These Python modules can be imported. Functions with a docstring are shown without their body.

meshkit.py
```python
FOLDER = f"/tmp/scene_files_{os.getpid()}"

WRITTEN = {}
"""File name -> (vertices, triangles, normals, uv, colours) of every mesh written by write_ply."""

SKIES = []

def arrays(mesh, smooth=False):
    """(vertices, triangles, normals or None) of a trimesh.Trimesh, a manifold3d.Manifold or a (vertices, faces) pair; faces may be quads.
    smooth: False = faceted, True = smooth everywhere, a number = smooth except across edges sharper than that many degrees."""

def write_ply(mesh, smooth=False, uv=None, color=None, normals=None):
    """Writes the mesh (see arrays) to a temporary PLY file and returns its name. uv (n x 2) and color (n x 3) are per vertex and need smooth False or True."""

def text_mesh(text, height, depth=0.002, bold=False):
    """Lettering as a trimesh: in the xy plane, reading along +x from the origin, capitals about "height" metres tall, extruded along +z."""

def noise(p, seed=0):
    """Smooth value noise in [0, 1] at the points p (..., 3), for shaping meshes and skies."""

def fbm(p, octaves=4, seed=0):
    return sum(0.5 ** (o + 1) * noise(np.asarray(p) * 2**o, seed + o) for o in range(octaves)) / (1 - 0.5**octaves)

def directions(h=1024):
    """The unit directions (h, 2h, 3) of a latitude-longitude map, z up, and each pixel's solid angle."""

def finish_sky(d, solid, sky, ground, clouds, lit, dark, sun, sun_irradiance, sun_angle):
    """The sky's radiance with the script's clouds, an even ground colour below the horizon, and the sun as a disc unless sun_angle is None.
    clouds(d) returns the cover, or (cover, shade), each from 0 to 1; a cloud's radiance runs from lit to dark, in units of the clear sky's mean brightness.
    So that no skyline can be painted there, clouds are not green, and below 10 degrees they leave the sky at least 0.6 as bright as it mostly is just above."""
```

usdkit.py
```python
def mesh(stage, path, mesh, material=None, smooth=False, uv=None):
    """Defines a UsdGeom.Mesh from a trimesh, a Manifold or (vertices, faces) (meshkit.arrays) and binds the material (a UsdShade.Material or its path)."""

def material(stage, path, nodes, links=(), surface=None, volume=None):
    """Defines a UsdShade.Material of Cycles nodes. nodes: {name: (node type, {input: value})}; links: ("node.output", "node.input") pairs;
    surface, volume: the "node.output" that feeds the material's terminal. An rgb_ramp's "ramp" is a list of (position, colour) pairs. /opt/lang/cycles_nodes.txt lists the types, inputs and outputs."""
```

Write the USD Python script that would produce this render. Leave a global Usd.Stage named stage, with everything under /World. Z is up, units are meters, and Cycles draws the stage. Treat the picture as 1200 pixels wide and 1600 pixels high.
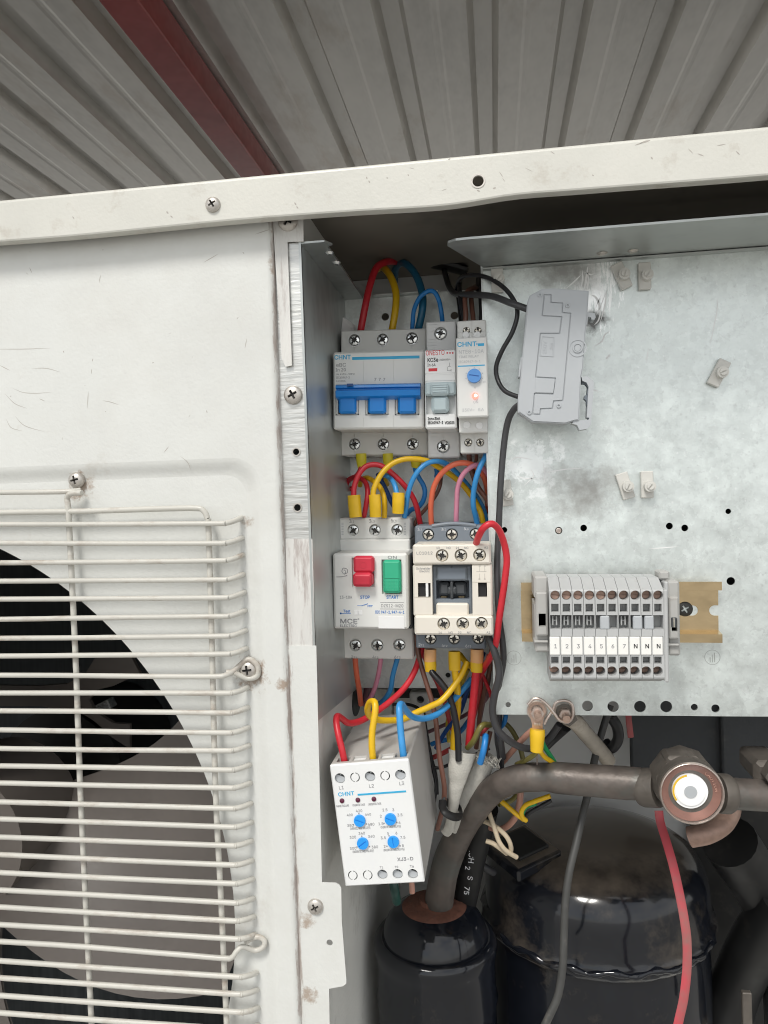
import math, random
import numpy as np, trimesh, usdkit, meshkit
import manifold3d as m3
from manifold3d import Manifold, CrossSection
from shapely.geometry import Polygon, Point, box as sbox
from shapely.ops import unary_union
from pxr import Usd, UsdGeom, UsdLux, UsdShade, Gf
random.seed(7)
stage = Usd.Stage.CreateInMemory()
UsdGeom.SetStageUpAxis(stage, 'Z')
UsdGeom.SetStageMetersPerUnit(stage, 1.0)
UsdGeom.Xform.Define(stage, '/World')
UsdGeom.Scope.Define(stage, '/World/Looks')
# ---------------------------------------------------------------- camera
CAM_H, FPX = 0.80, 1200.0
CAM = np.array([0, 0, CAM_H])
yc = np.array([173.0, 30.0, -1200.0]); yc /= np.linalg.norm(yc)          # world +y (into the cabinet) in camera axes
xc = np.array([8400.0, 255.0, 1200.0]); xc -= yc * (xc @ yc); xc /= np.linalg.norm(xc)
zc = np.cross(xc, yc)
W2C = np.stack([xc, yc, zc], 1)
cam = UsdGeom.Camera.Define(stage, '/World/camera')
m4 = np.eye(4); m4[:3, :3] = W2C; m4[3, :3] = CAM                          # row vectors: camera axes in world
cam.AddTransformOp().Set(Gf.Matrix4d(*[float(x) for x in m4.ravel()]))
cam.CreateHorizontalApertureAttr(36.0)
cam.CreateFocalLengthAttr(36.0 * FPX / 1200.0)
cam.CreateClippingRangeAttr(Gf.Vec2f(0.01, 2000))
cam.CreateFStopAttr(0.0)
cam.CreateExposureAttr(0.65)
# ---------------------------------------------------------------- sky and sun (overcast, open front of the shelter)
SUN_EL, SUN_AZ = math.radians(52), math.radians(196)                       # azimuth = atan2(x, y)
sd = np.array([math.sin(SUN_AZ) * math.cos(SUN_EL), math.cos(SUN_AZ) * math.cos(SUN_EL), math.sin(SUN_EL)])
dome = UsdLux.DomeLight.Define(stage, '/World/sky')
usdkit.material(stage, '/World/Looks/sky', {
    'sky': ('sky_texture', {'sky_type': 'single_scattering', 'sun_disc': False, 'sun_elevation': SUN_EL, 'sun_rotation': SUN_AZ}),
    'tc': ('texture_coordinate', {}),
    'n': ('noise_texture', {'scale': 2.5, 'detail': 5.0}),
    'r': ('rgb_ramp', {'ramp': [(0.30, (0.62, 0.62, 0.62)), (0.6, (0.95, 0.95, 0.95))]}),
    'cl': ('rgb_ramp', {'ramp': [(0.3, (6.2, 6.3, 6.45)), (0.7, (8.6, 8.6, 8.5))]}),
    'mx': ('mix', {'mix_type': 'mix'}),
    'bg': ('background_shader', {'strength': 0.10}),
}, [('tc.generated', 'n.vector'), ('n.fac', 'r.fac'), ('n.fac', 'cl.fac'), ('r.color', 'mx.fac'), ('sky.color', 'mx.color1'), ('cl.color', 'mx.color2'),
    ('mx.color', 'bg.color')], surface='bg.background')
UsdShade.MaterialBindingAPI.Apply(dome.GetPrim()).Bind(UsdShade.Material.Get(stage, '/World/Looks/sky'))
dome.GetPrim().SetCustomDataByKey('kind', 'structure')
sun = UsdLux.DistantLight.Define(stage, '/World/sun')
sun.CreateIntensityAttr(0.40); sun.CreateAngleAttr(16.0); sun.CreateNormalizeAttr(True)
sun.CreateColorAttr(Gf.Vec3f(1.0, 0.97, 0.92))
zz = sd; xx = np.cross([0, 0, 1.0], zz); xx /= np.linalg.norm(xx); yy = np.cross(zz, xx)
s4 = np.eye(4); s4[0, :3], s4[1, :3], s4[2, :3] = xx, yy, zz
sun.AddTransformOp().Set(Gf.Matrix4d(*[float(x) for x in s4.ravel()]))
# ---------------------------------------------------------------- coordinates
def P(px, py, d):
    """The point at depth y = d that the photograph (1200 x 1600) shows at px, py."""
    r = W2C.T @ np.array([(px - 600) / FPX, (800 - py) / FPX, -1.0])
    return CAM + r * (d / r[1])
class Zoom:
    def __init__(s, x, y, k): s.x, s.y, s.k = x, y, k
    def __call__(s, u, v): return s.x + u / s.k, s.y + v / s.k
full = Zoom(0, 0, 1.0)
zA = Zoom(480, 380, 1200 / 360); zB = Zoom(500, 690, 1200 / 340); zC = Zoom(490, 1000, 1200 / 360); zD = Zoom(560, 1080, 1.875)
zE = Zoom(680, 200, 1200 / 520); zF = Zoom(760, 700, 1200 / 440); zG = Zoom(0, 700, 1200 / 560); zH = Zoom(0, 1100, 2.0)
zJ = Zoom(660, 1060, 1200 / 260); zK = Zoom(920, 1090, 1200 / 280); zQ = Zoom(0, 850, 1200 / 380); zR = Zoom(0, 1220, 1200 / 380)
zS = Zoom(530, 700, 1200 / 260); zT = Zoom(520, 1020, 1200 / 280); zU = Zoom(980, 1240, 978 / 220); zV = Zoom(560, 1340, 5.0)
zW = Zoom(510, 1160, 1133 / 170); zX = Zoom(790, 430, 985 / 160); zL = Zoom(400, 320, 6.0); zM = Zoom(400, 560, 5.0); zN = Zoom(420, 1040, 571 / 200)
def ZP(z, u, v, d): return P(*z(u, v), d)
F, R, B, LID = 0.392, 0.455, 0.515, 0.380                                  # front face, terminal plate, recessed device plate, lid lip
# ---------------------------------------------------------------- stage helpers
used = {}
def fresh(parent, name):
    k = used.setdefault((parent, name), 0); used[(parent, name)] = k + 1
    return f'{parent}/{name}' + (f'_{k:03d}' if k else '')
def tag(prim, label=None, cat=None, group=None, kind=None):
    for k, v in (('label', label), ('category', cat), ('group', group), ('kind', kind)):
        if v: prim.SetCustomDataByKey(k, v)
def tm(m):
    if isinstance(m, trimesh.Trimesh): return m
    if hasattr(m, 'to_mesh'):
        q = m.to_mesh(); return trimesh.Trimesh(np.array(q.vert_properties[:, :3], float), np.array(q.tri_verts, int), process=False)
    return trimesh.Trimesh(np.asarray(m[0], float), np.asarray(m[1], int), process=False)
def put(parent, name, mesh, mat, smooth=32, label=None, cat=None, group=None, kind=None):
    if isinstance(mesh, list): mesh = trimesh.util.concatenate([tm(x) for x in mesh])
    path = fresh(parent, name)
    g = usdkit.mesh(stage, path, tm(mesh), MATS[mat], smooth=smooth)
    tag(g.GetPrim(), label, cat, group, kind)
    return path
class Thing:
    """An Xform at the thing's base (or centre), turned by rot degrees clockwise as seen from the front; parts are given by where the photo shows them."""
    def __init__(s, name, label, cat, c, d, rot=0.0, z=full, group=None, kind=None):
        s.z, s.d, s.a = z, d, math.radians(rot)
        s.o = ZP(z, *c, d) if len(c) == 2 else np.array(c, float)
        s.path = fresh('/World', name)
        x = UsdGeom.Xform.Define(stage, s.path)
        x.AddTranslateOp().Set(Gf.Vec3d(*map(float, s.o)))
        if rot: x.AddRotateYOp().Set(float(rot))
        tag(x.GetPrim(), label, cat, group, kind)
    def to(s, w):
        w = np.asarray(w, float) - s.o; c, n = math.cos(s.a), math.sin(s.a)
        return np.stack([w[..., 0] * c - w[..., 2] * n, w[..., 1], w[..., 0] * n + w[..., 2] * c], -1)
    def L(s, u, v, d): return s.to(ZP(s.z, u, v, d))
    def rect(s, r, d):
        a, b, c, e = (s.L(r[i], r[j], d) for i, j in ((0, 1), (2, 1), (2, 3), (0, 3)))
        return (a[0] + e[0]) / 2, (b[0] + c[0]) / 2, (e[2] + c[2]) / 2, (a[2] + b[2]) / 2
    def mm(s, k, d): return k / s.z.k / FPX * d
    def shape(s, r, d, t, bev=0.0006, cuts=()):
        x0, x1, z0, z1 = s.rect(r, d); y = d - s.d
        m = cbox(x0, x1, y, y + t, z0, z1, bev)
        for c in cuts:
            if c[0] == 'c':
                q = s.L(c[1], c[2], d); m -= ycyl(s.mm(c[3], d), c[4] + .001, (q[0], y + c[4], q[2]), 28)
            elif c[0] == 'r':
                a0, a1, b0, b1 = s.rect(c[1:5], d); m -= cbox(a0, a1, y - .001, y + c[5], b0, b1, 0)
        return m
    def box(s, name, r, d, t, mat, bev=0.0006, cuts=(), parent=None, **k):
        return put(parent or s.path, name, s.shape(r, d, t, bev, cuts), mat, **k)
    def part(s, name, mesh, mat, parent=None, **k): return put(parent or s.path, name, mesh, mat, **k)
    def txt(s, t, u, v, h, d, mat='ink', w=None, bold=False, rot=0, deep=.00012):
        m = meshkit.text_mesh(t, s.mm(h, d), deep + .0001, bold)
        if w: m.vertices[:, 0] *= s.mm(w, d) / (m.bounds[1][0] - m.bounds[0][0])
        if rot: m.apply_transform(trimesh.transformations.rotation_matrix(math.radians(rot), [0, 0, 1]))
        q = s.L(u, v, d); p = m.vertices
        return trimesh.Trimesh(np.stack([p[:, 0] + q[0], d - s.d + .0001 - p[:, 2], p[:, 1] + q[2]], 1), m.faces, process=False)
    def letters(s, items, d, mat='ink', name='lettering', parent=None):
        return put(parent or s.path, name, [s.txt(*i[:4], d, **(i[4] if len(i) > 4 else {})) for i in items], mat, smooth=False)
    def screw(s, u, v, r, d, mat='zinc', ang=None, style='combi', name='screw', h=.0011, parent=None):
        q = s.L(u, v, d)
        m = screw_mesh(s.mm(r, d), h, style, random.uniform(0, 180) if ang is None else ang)
        a = put(parent or s.path, name, tm(m).apply_translation([q[0], d - s.d, q[2]]), mat, smooth=30)
        put(parent or s.path, name + '_core', tm(ycyl(s.mm(r * .9, d), h * .3, (q[0], d - s.d + h * .15, q[2]), 16)), 'screw_core')  # dark disc added behind the head so its slots look shaded
        return a
def cbox(x0, x1, y0, y1, z0, z1, b=0.0006):
    x0, x1 = min(x0, x1), max(x0, x1); z0, z1 = min(z0, z1), max(z0, z1); y0, y1 = min(y0, y1), max(y0, y1)
    if b <= 0: return Manifold.cube((x1 - x0, y1 - y0, z1 - z0)).translate((x0, y0, z0))
    b = min(b, (x1 - x0) * .45, (y1 - y0) * .45, (z1 - z0) * .45); p = []
    for sx in (0, 1):
        for sy in (0, 1):
            for sz in (0, 1):
                c = np.array([(x0, x1)[sx], (y0, y1)[sy], (z0, z1)[sz]]); n = np.array([1 - 2 * sx, 1 - 2 * sy, 1 - 2 * sz]) * b
                for k in range(3):
                    o = n.copy(); o[k] = 0; p.append(c + o)
                p.append(c + n * .42)
    return Manifold.hull_points(p)
def ycyl(r, h, back, seg=24, r2=None):
    """A cylinder along y whose far end is centred at back and which reaches h towards the viewer."""
    return Manifold.cylinder(h, r, r if r2 is None else r2, seg).rotate((90, 0, 0)).translate(tuple(map(float, back)))
def screw_mesh(r, h, style, ang):
    prof = [(0, -h * .2), (r, -h * .2), (r, h * .45), (r * .93, h * .72), (r * .75, h * .9), (r * .4, h * 1.0), (0, h * 1.02)]
    if style == 'pan': prof = [(0, -h * .2), (r, -h * .2), (r, h * .2), (r * .93, h * .5), (r * .75, h * .78), (r * .45, h * .96), (0, h * 1.02)]
    m = CrossSection([prof]).revolve(28)
    w = r * (.17 if style == 'combi' else .13); l = r * (.78 if style == 'combi' else .52)
    c = Manifold.cube((2 * l, 2 * w, h * 2), True) + Manifold.cube((2 * w, 2 * l, h * 2), True)
    if style == 'combi': c = Manifold.cube((2.3 * r, 2 * w * .8, h * 2), True) + Manifold.cube((2 * w, 2 * l, h * 2), True) + Manifold.cube((1.3 * w, 1.3 * l, h * 2), True).rotate((0, 0, 45)) + Manifold.cube((1.3 * w, 1.3 * l, h * 2), True).rotate((0, 0, -45))
    m -= c.translate((0, 0, h * .9))
    return m.rotate((0, 0, ang)).rotate((90, 0, 0))
def spline(pts, n=8):
    p = np.asarray(pts, float)
    if len(p) < 3: return np.linspace(p[0], p[-1], 4)
    e = np.vstack([2 * p[0] - p[1], p, 2 * p[-1] - p[-2]]); out = []
    for i in range(1, len(e) - 2):
        a, b, c, d = e[i - 1], e[i], e[i + 1], e[i + 2]
        for t in np.linspace(0, 1, n, endpoint=False):
            out.append(.5 * (2 * b + (c - a) * t + (2 * a - 5 * b + 4 * c - d) * t * t + (3 * b - a - 3 * c + d) * t ** 3))
    out.append(p[-1]); return np.array(out)
def sweep(path, r, sides=10, flat=1.0, cap=True):
    p = np.asarray(path, float); n = len(p); r = np.broadcast_to(r, (n,))
    t = np.gradient(p, axis=0); t /= np.linalg.norm(t, axis=1, keepdims=True) + 1e-12
    u = np.cross(t[0], [0, 1, 0]); u = u if np.linalg.norm(u) > .05 else np.cross(t[0], [1, 0, 0]); u /= np.linalg.norm(u)
    ang = np.arange(sides) * 2 * np.pi / sides; V = []
    for i in range(n):
        u = u - t[i] * (u @ t[i]); u /= np.linalg.norm(u); w = np.cross(t[i], u)
        V.append(p[i] + r[i] * (np.cos(ang)[:, None] * u + flat * np.sin(ang)[:, None] * w))
    V = np.vstack(V); f = []
    for i in range(n - 1):
        for j in range(sides):
            a, b = i * sides + j, i * sides + (j + 1) % sides
            f += [(a, a + sides, b), (b, a + sides, b + sides)]
    if cap:
        V = np.vstack([V, p[0], p[-1]]); k = n * sides
        for j in range(sides):
            f += [(k, j, (j + 1) % sides), (k + 1, (n - 1) * sides + (j + 1) % sides, (n - 1) * sides + j)]
    return trimesh.Trimesh(V, np.array(f)[:, ::-1], process=False)
def plate(poly, y0, y1):
    """A shapely polygon in (x, z) made a sheet between the depths y0 (front) and y1."""
    out = []
    for g in getattr(poly, 'geoms', [poly]):
        m = trimesh.creation.extrude_polygon(g, y1 - y0, engine='earcut'); v = m.vertices
        out.append(trimesh.Trimesh(np.stack([v[:, 0], y1 - v[:, 2], v[:, 1]], 1), m.faces, process=False))
    return trimesh.util.concatenate(out)
def rev(profile, seg=48):
    """profile [(r, z)] turned about the z axis."""
    return trimesh.creation.revolve(np.array(profile, float), sections=seg)
# ---------------------------------------------------------------- materials
MATS = {}
def mat(name, col, rough=.5, metal=0.0, var=.06, vs=60, bump=0.0, bs=400, dirt=None, dcol=(.16, .12, .10), ds=30, stretch=None, spec=.5, coat=0.0, extra=None, mirror=0):
    """Colour with mottling; dirt = share (0..1) of grime laid over it in patches of its own shape."""
    c = np.array(col, float)
    N = {'g': ('geometry', {}), 'mp': ('mapping', {'scale': stretch or (1, 1, 1)}),
         'n': ('noise_texture', {'scale': float(vs), 'detail': 5.0, 'roughness': .6}),
         'r': ('rgb_ramp', {'ramp': [(0.25, tuple(c * (1 - var))), (0.75, tuple(np.minimum(c * (1 + var), .95)))]}),
         'p': ('principled_bsdf', {'metallic': metal, 'roughness': rough, 'specular_ior_level': spec, 'coat_weight': coat})}
    K = [('g.position', 'mp.vector'), ('mp.vector', 'n.vector'), ('n.fac', 'r.fac')]
    last = 'r.color'
    if dirt:
        N['dn'] = ('noise_texture', {'scale': float(ds), 'detail': 8.0, 'roughness': .72})
        N['dr'] = ('rgb_ramp', {'ramp': [(0.0, (0, 0, 0)), (.70 - .35 * dirt, (0, 0, 0)), (.86 - .30 * dirt, (.9, .9, .9))]})
        N['dm'] = ('mix', {'color2': dcol})
        K += [('mp.vector', 'dn.vector'), ('dn.fac', 'dr.fac'), ('dr.color', 'dm.fac'), (last, 'dm.color1')]; last = 'dm.color'
    if extra: last = extra(N, K, last)
    K.append((last, 'p.base_color'))
    N['rn'] = ('map_range', {'from_min': .3, 'from_max': .7, 'to_min': max(rough * .8, .02), 'to_max': min(rough * 1.2, 1.0), 'clamp': True})
    K += [('n.fac', 'rn.value'), ('rn.result', 'p.roughness')]
    if bump:
        N['bn'] = ('noise_texture', {'scale': float(bs), 'detail': 3.0}); N['b'] = ('bump', {'strength': .6, 'distance': bump})
        K += [('mp.vector', 'bn.vector'), ('bn.fac', 'b.height'), ('b.normal', 'p.normal')]
    MATS[name] = usdkit.material(stage, '/World/Looks/' + name, N, K, surface='p.BSDF')
def spot(N, K, tagname, center, size, noise_scale, lo, hi, stretch=(1, 1, 1), rot=(0, 0, 0)):
    """A patch mask of limited extent broken up by noise: marks that belong to the thing."""
    N[tagname + 'm'] = ('mapping', {'mapping_type': 'texture', 'location': tuple(map(float, center)), 'scale': tuple(map(float, size)), 'rotation': rot})
    N[tagname + 'g'] = ('gradient_texture', {'gradient_type': 'spherical'})
    N[tagname + 'v'] = ('mapping', {'scale': stretch, 'rotation': rot})
    N[tagname + 'n'] = ('noise_texture', {'scale': float(noise_scale), 'detail': 6.0, 'roughness': .7})
    N[tagname + 'a'] = ('math', {'math_type': 'multiply_add', 'value2': .45, 'value3': 0.0})
    N[tagname + 'r'] = ('map_range', {'from_min': lo, 'from_max': hi, 'clamp': True})
    N[tagname + 'x'] = ('math', {'math_type': 'multiply'})
    N[tagname + 's'] = ('map_range', {'from_min': 0.0, 'from_max': .35, 'clamp': True})
    K += [('g.position', tagname + 'm.vector'), (tagname + 'm.vector', tagname + 'g.vector'), ('g.position', tagname + 'v.vector'), (tagname + 'v.vector', tagname + 'n.vector'),
          (tagname + 'g.fac', tagname + 'a.value1'), (tagname + 'n.fac', tagname + 'a.value3'), (tagname + 'a.value', tagname + 'r.value'),
          (tagname + 'g.fac', tagname + 's.value'), (tagname + 'r.result', tagname + 'x.value1'), (tagname + 's.result', tagname + 'x.value2')]
    return tagname + 'x.value'
def over(N, K, last, fac, name, col):
    N[name] = ('mix', {'color2': col}); K += [(fac, name + '.fac'), (last, name + '.color1')]; return name + '.color'
def spangle(N, K, last, scale=210.0, a=.925, b=1.04):
    """Zinc crystals a few millimetres across, each a little lighter or darker."""
    N['zv'] = ('voronoi_texture', {'scale': scale, 'randomness': 1.0}); N['zb'] = ('rgb_to_bw', {}); N['zr'] = ('map_range', {'from_min': .1, 'from_max': .9, 'to_min': a, 'to_max': b, 'clamp': True})
    N['zw'] = ('noise_texture', {'scale': 160.0, 'detail': 4.0}); N['zd'] = ('mix', {'mix_type': 'linear_light', 'fac': .012}); N['zm'] = ('mix', {'mix_type': 'multiply', 'fac': 1.0})
    K += [('g.position', 'zw.vector'), ('g.position', 'zd.color1'), ('zw.color', 'zd.color2'), ('zd.color', 'zv.vector'), ('zv.color', 'zb.color'), ('zb.val', 'zr.value'), ('zr.result', 'zm.color2'), (last, 'zm.color1')]
    return 'zm.color'
def galv_marks(N, K, last):
    last = spangle(N, K, last)
    for i, (sc_, lo, hi, col) in enumerate(((330, .60, .72, (.50, .52, .51)), (520, .64, .72, (.84, .86, .85)))):
        N[f'sn{i}'] = ('noise_texture', {'scale': float(sc_), 'detail': 3.0, 'roughness': .6}); N[f'sr{i}'] = ('map_range', {'from_min': lo, 'from_max': hi, 'to_max': .5, 'clamp': True})
        K += [('g.position', f'sn{i}.vector'), (f'sn{i}.fac', f'sr{i}.value')]; last = over(N, K, last, f'sr{i}.result', f'sm{i}', col)
    a = spot(N, K, 'w1', ZP(zE, 565, 590, R), (.034, .02, .058), 150, .80, .84, (3.6, 1, .5), (0, .3, 0))
    last = over(N, K, last, a, 'wm', (.93, .94, .93))
    b = spot(N, K, 'w2', ZP(zF, 200, 90, R), (.05, .02, .05), 90, .80, .88)
    last = over(N, K, last, b, 'wn', (.86, .89, .88))
    c = spot(N, K, 'w3', ZP(zF, 390, 170, R), (.034, .02, .03), 60, .62, .95)
    last = over(N, K, last, c, 'wo', (.38, .38, .36))
    e = spot(N, K, 'w4', ZP(zE, 470, 530, R), (.03, .02, .02), 60, .58, .9)
    last = over(N, K, last, e, 'wp', (.33, .33, .315))
    h_ = spot(N, K, 'w5', ZP(zX, 835, 440, R), (.013, .02, .012), 90, .62, .86)
    return over(N, K, last, h_, 'wq', (.12, .12, .115))
def edge_wear(N, K, last):
    """Brown wear down the fold and along the top seam of the front panel."""
    N['sx'] = ('separate_xyz', {}); K.append(('g.position', 'sx.vector'))
    N['ed'] = ('math', {'math_type': 'subtract', 'value2': float(XF)}); N['eb'] = ('math', {'math_type': 'absolute'})
    N['e1'] = ('map_range', {'from_min': 0.0, 'from_max': .0042, 'to_min': .46, 'to_max': 0.0, 'clamp': True})
    N['ev'] = ('mapping', {'scale': (3.0, 1.0, .32)}); N['en'] = ('noise_texture', {'scale': 130.0, 'detail': 7.0, 'roughness': .75})
    N['ea'] = ('math', {'math_type': 'add'}); N['er'] = ('map_range', {'from_min': .82, 'from_max': .96, 'to_max': .85, 'clamp': True})
    K += [('sx.x', 'ed.value1'), ('ed.value', 'eb.value1'), ('eb.value', 'e1.value'), ('g.position', 'ev.vector'), ('ev.vector', 'en.vector'), ('e1.result', 'ea.value1'), ('en.fac', 'ea.value2'), ('ea.value', 'er.value')]
    last = over(N, K, last, 'er.result', 'em', (.30, .24, .21))
    for i, (u, v, r) in enumerate(((122, 760, .013), (392, 1054, .015), (478, 1445, .007), (482, 1560, .008), (448, 352, .013), (436, 420, .010), (440, 480, .008), (442, 1070, .006), (436, 395, .008), (385, 815, .006))):
        f_ = spot(N, K, f'b{i}', ZP(full, u, v, F), (r, .03, r), 260, .66, .86); last = over(N, K, last, f_, f'bm{i}', (.36, .29, .235))
    N['gn'] = ('noise_texture', {'scale': 9.0, 'detail': 8.0, 'roughness': .7}); N['gr'] = ('map_range', {'from_min': .50, 'from_max': .72, 'to_max': .38, 'clamp': True})
    K += [('g.position', 'gn.vector'), ('gn.fac', 'gr.value')]; last = over(N, K, last, 'gr.result', 'gm', (.52, .505, .46))
    # fine dark scuffs, a few per hand's breadth
    N['fv'] = ('mapping', {'scale': (1.0, 1.0, 2.4), 'rotation': (0, .5, 0)}); N['fn'] = ('noise_texture', {'scale': 75.0, 'detail': 4.0, 'roughness': .75})
    N['fr'] = ('map_range', {'from_min': .735, 'from_max': .78, 'to_max': .7, 'clamp': True})
    K += [('g.position', 'fv.vector'), ('fv.vector', 'fn.vector'), ('fn.fac', 'fr.value')]
    return over(N, K, last, 'fr.result', 'fm', (.40, .36, .32))
XF = P(444, 900, F)[0]                                                     # the fold at the right of the front panel
mat('white_paint', (.645, .65, .62), .38, var=.05, vs=14, bump=.00022, bs=500, dirt=.24, dcol=(.50, .47, .42), ds=22, extra=edge_wear)
mat('lid_paint', (.61, .60, .545), .38, var=.06, vs=18, bump=.00022, bs=500, dirt=.40, dcol=(.45, .41, .35), ds=50)
mat('worn_strip', (.62, .61, .58), .45, var=.08, vs=60, bump=.0005, dirt=.55, dcol=(.30, .24, .22), ds=90, stretch=(2.5, 1, .35))
mat('wire_paint', (.53, .515, .465), .36, var=.10, vs=60, dirt=.5, dcol=(.30, .24, .19), ds=60, stretch=(.35, 1, 1))
mat('beige_paint', (.66, .655, .615), .5, var=.08, vs=25, bump=.0004, dirt=.4, dcol=(.36, .34, .31), ds=14)
mat('galvanised', (.66, .69, .675), .46, .82, var=.10, vs=85, bump=.0003, bs=90, dirt=.30, dcol=(.50, .52, .51), ds=45, extra=spangle)
mat('terminal_plate_metal', (.69, .735, .715), .43, .76, var=.15, vs=100, bump=.0003, bs=110, dirt=.36, dcol=(.55, .57, .56), ds=55, extra=galv_marks)
mat('dull_galvanised', (.47, .49, .475), .42, .85, var=.12, vs=30, bump=.0004, bs=60, dirt=.45, dcol=(.30, .31, .30), ds=16, stretch=(1, 1, .5))
mat('roof_metal', (.60, .585, .55), .36, .66, var=.16, vs=5, bump=.0006, bs=40, dirt=.42, dcol=(.47, .425, .37), ds=4.5, stretch=(1, .35, 1))
mat('red_oxide', (.23, .036, .034), .24, var=.15, vs=8, dirt=.3, dcol=(.07, .02, .02), ds=14, bump=.0004, bs=80)
mat('concrete', (.33, .32, .30), .85, var=.15, vs=3, bump=.003, bs=60)
mat('dark_steel', (.030, .030, .028), .45, .3, var=.3, vs=30, dirt=.35, dcol=(.09, .075, .06), ds=20)
mat('coil_fins', (.10, .11, .115), .6, .5, var=.3, vs=300, stretch=(1, 1, .02))
mat('rubber', (.008, .008, .008), .5, var=.25, vs=60, dirt=.35, dcol=(.04, .035, .03), ds=40)
mat('foam', (.06, .064, .068), .9, var=.25, vs=25, bump=.0008, bs=200, dirt=.4, dcol=(.10, .10, .095), ds=30)
mat('fan_plastic', (.15, .13, .115), .5, var=.12, vs=14, dirt=.35, dcol=(.12, .105, .09), ds=9)
mat('black_enamel', (.006, .007, .010), .11, var=.3, vs=40, dirt=.30, dcol=(.055, .045, .035), ds=24, coat=.15, spec=.5)
def dust_on_top(N, K, last):
    N['dx'] = ('separate_xyz', {}); N['du'] = ('map_range', {'from_min': .55, 'from_max': 1.0, 'to_min': 0.0, 'to_max': .34, 'clamp': True})
    N['dz'] = ('noise_texture', {'scale': 17.0, 'detail': 7.0, 'roughness': .65}); N['da'] = ('math', {'math_type': 'add'}); N['dw'] = ('map_range', {'from_min': .52, 'from_max': .84, 'to_max': .9, 'clamp': True})
    K += [('g.normal', 'dx.vector'), ('dx.z', 'du.value'), ('g.position', 'dz.vector'), ('dz.fac', 'da.value1'), ('du.result', 'da.value2'), ('da.value', 'dw.value')]
    return over(N, K, last, 'dw.result', 'dv', (.135, .110, .085))
mat('dusty_enamel', (.007, .008, .011), .14, var=.3, vs=40, dirt=.40, dcol=(.055, .046, .036), ds=24, coat=.15, spec=.5, extra=dust_on_top)
mat('rust', (.15, .062, .040), .85, var=.35, vs=150, bump=.0008, bs=500, dirt=.4, dcol=(.08, .05, .04), ds=90)
mat('pipe_metal', (.125, .105, .092), .46, .35, var=.4, vs=60, bump=.0009, bs=140, dirt=.66, dcol=(.105, .11, .10), ds=26)
mat('valve_metal', (.125, .11, .095), .5, .4, var=.2, vs=90, bump=.0004, bs=300, dirt=.4, dcol=(.10, .095, .085), ds=80)
mat('copper', (.26, .125, .095), .42, .4, var=.15, vs=120, dirt=.3, dcol=(.22, .11, .08), ds=110)
mat('brass_zinc', (.58, .45, .27), .20, 1.0, var=.18, vs=45, stretch=(1, 1, 2), dirt=.3, dcol=(.40, .24, .17), ds=30)
mat('zinc', (.78, .79, .78), .22, .95, var=.08, vs=300)
mat('nickel', (.74, .70, .62), .24, .9, var=.1, vs=300)
mat('dull_screw', (.52, .49, .45), .42, .7, var=.15, vs=400, dirt=.4, dcol=(.25, .20, .17), ds=260)
mat('glint_white', (.93, .93, .91), .25, var=.06, vs=200)
mat('bolt_copper', (.50, .36, .29), .35, .8, var=.15, vs=300, dirt=.3, dcol=(.3, .2, .16), ds=300)
mat('dirty_cream_sheath', (.40, .36, .30), .6, var=.2, vs=120, dirt=.5, dcol=(.2, .17, .14), ds=60)
mat('cable_grey_sheath', (.055, .055, .052), .5, var=.2, vs=120, dirt=.4, dcol=(.14, .125, .11), ds=60)
mat('screw_core', (.03, .028, .026), .6, var=.2, vs=300)
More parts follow.
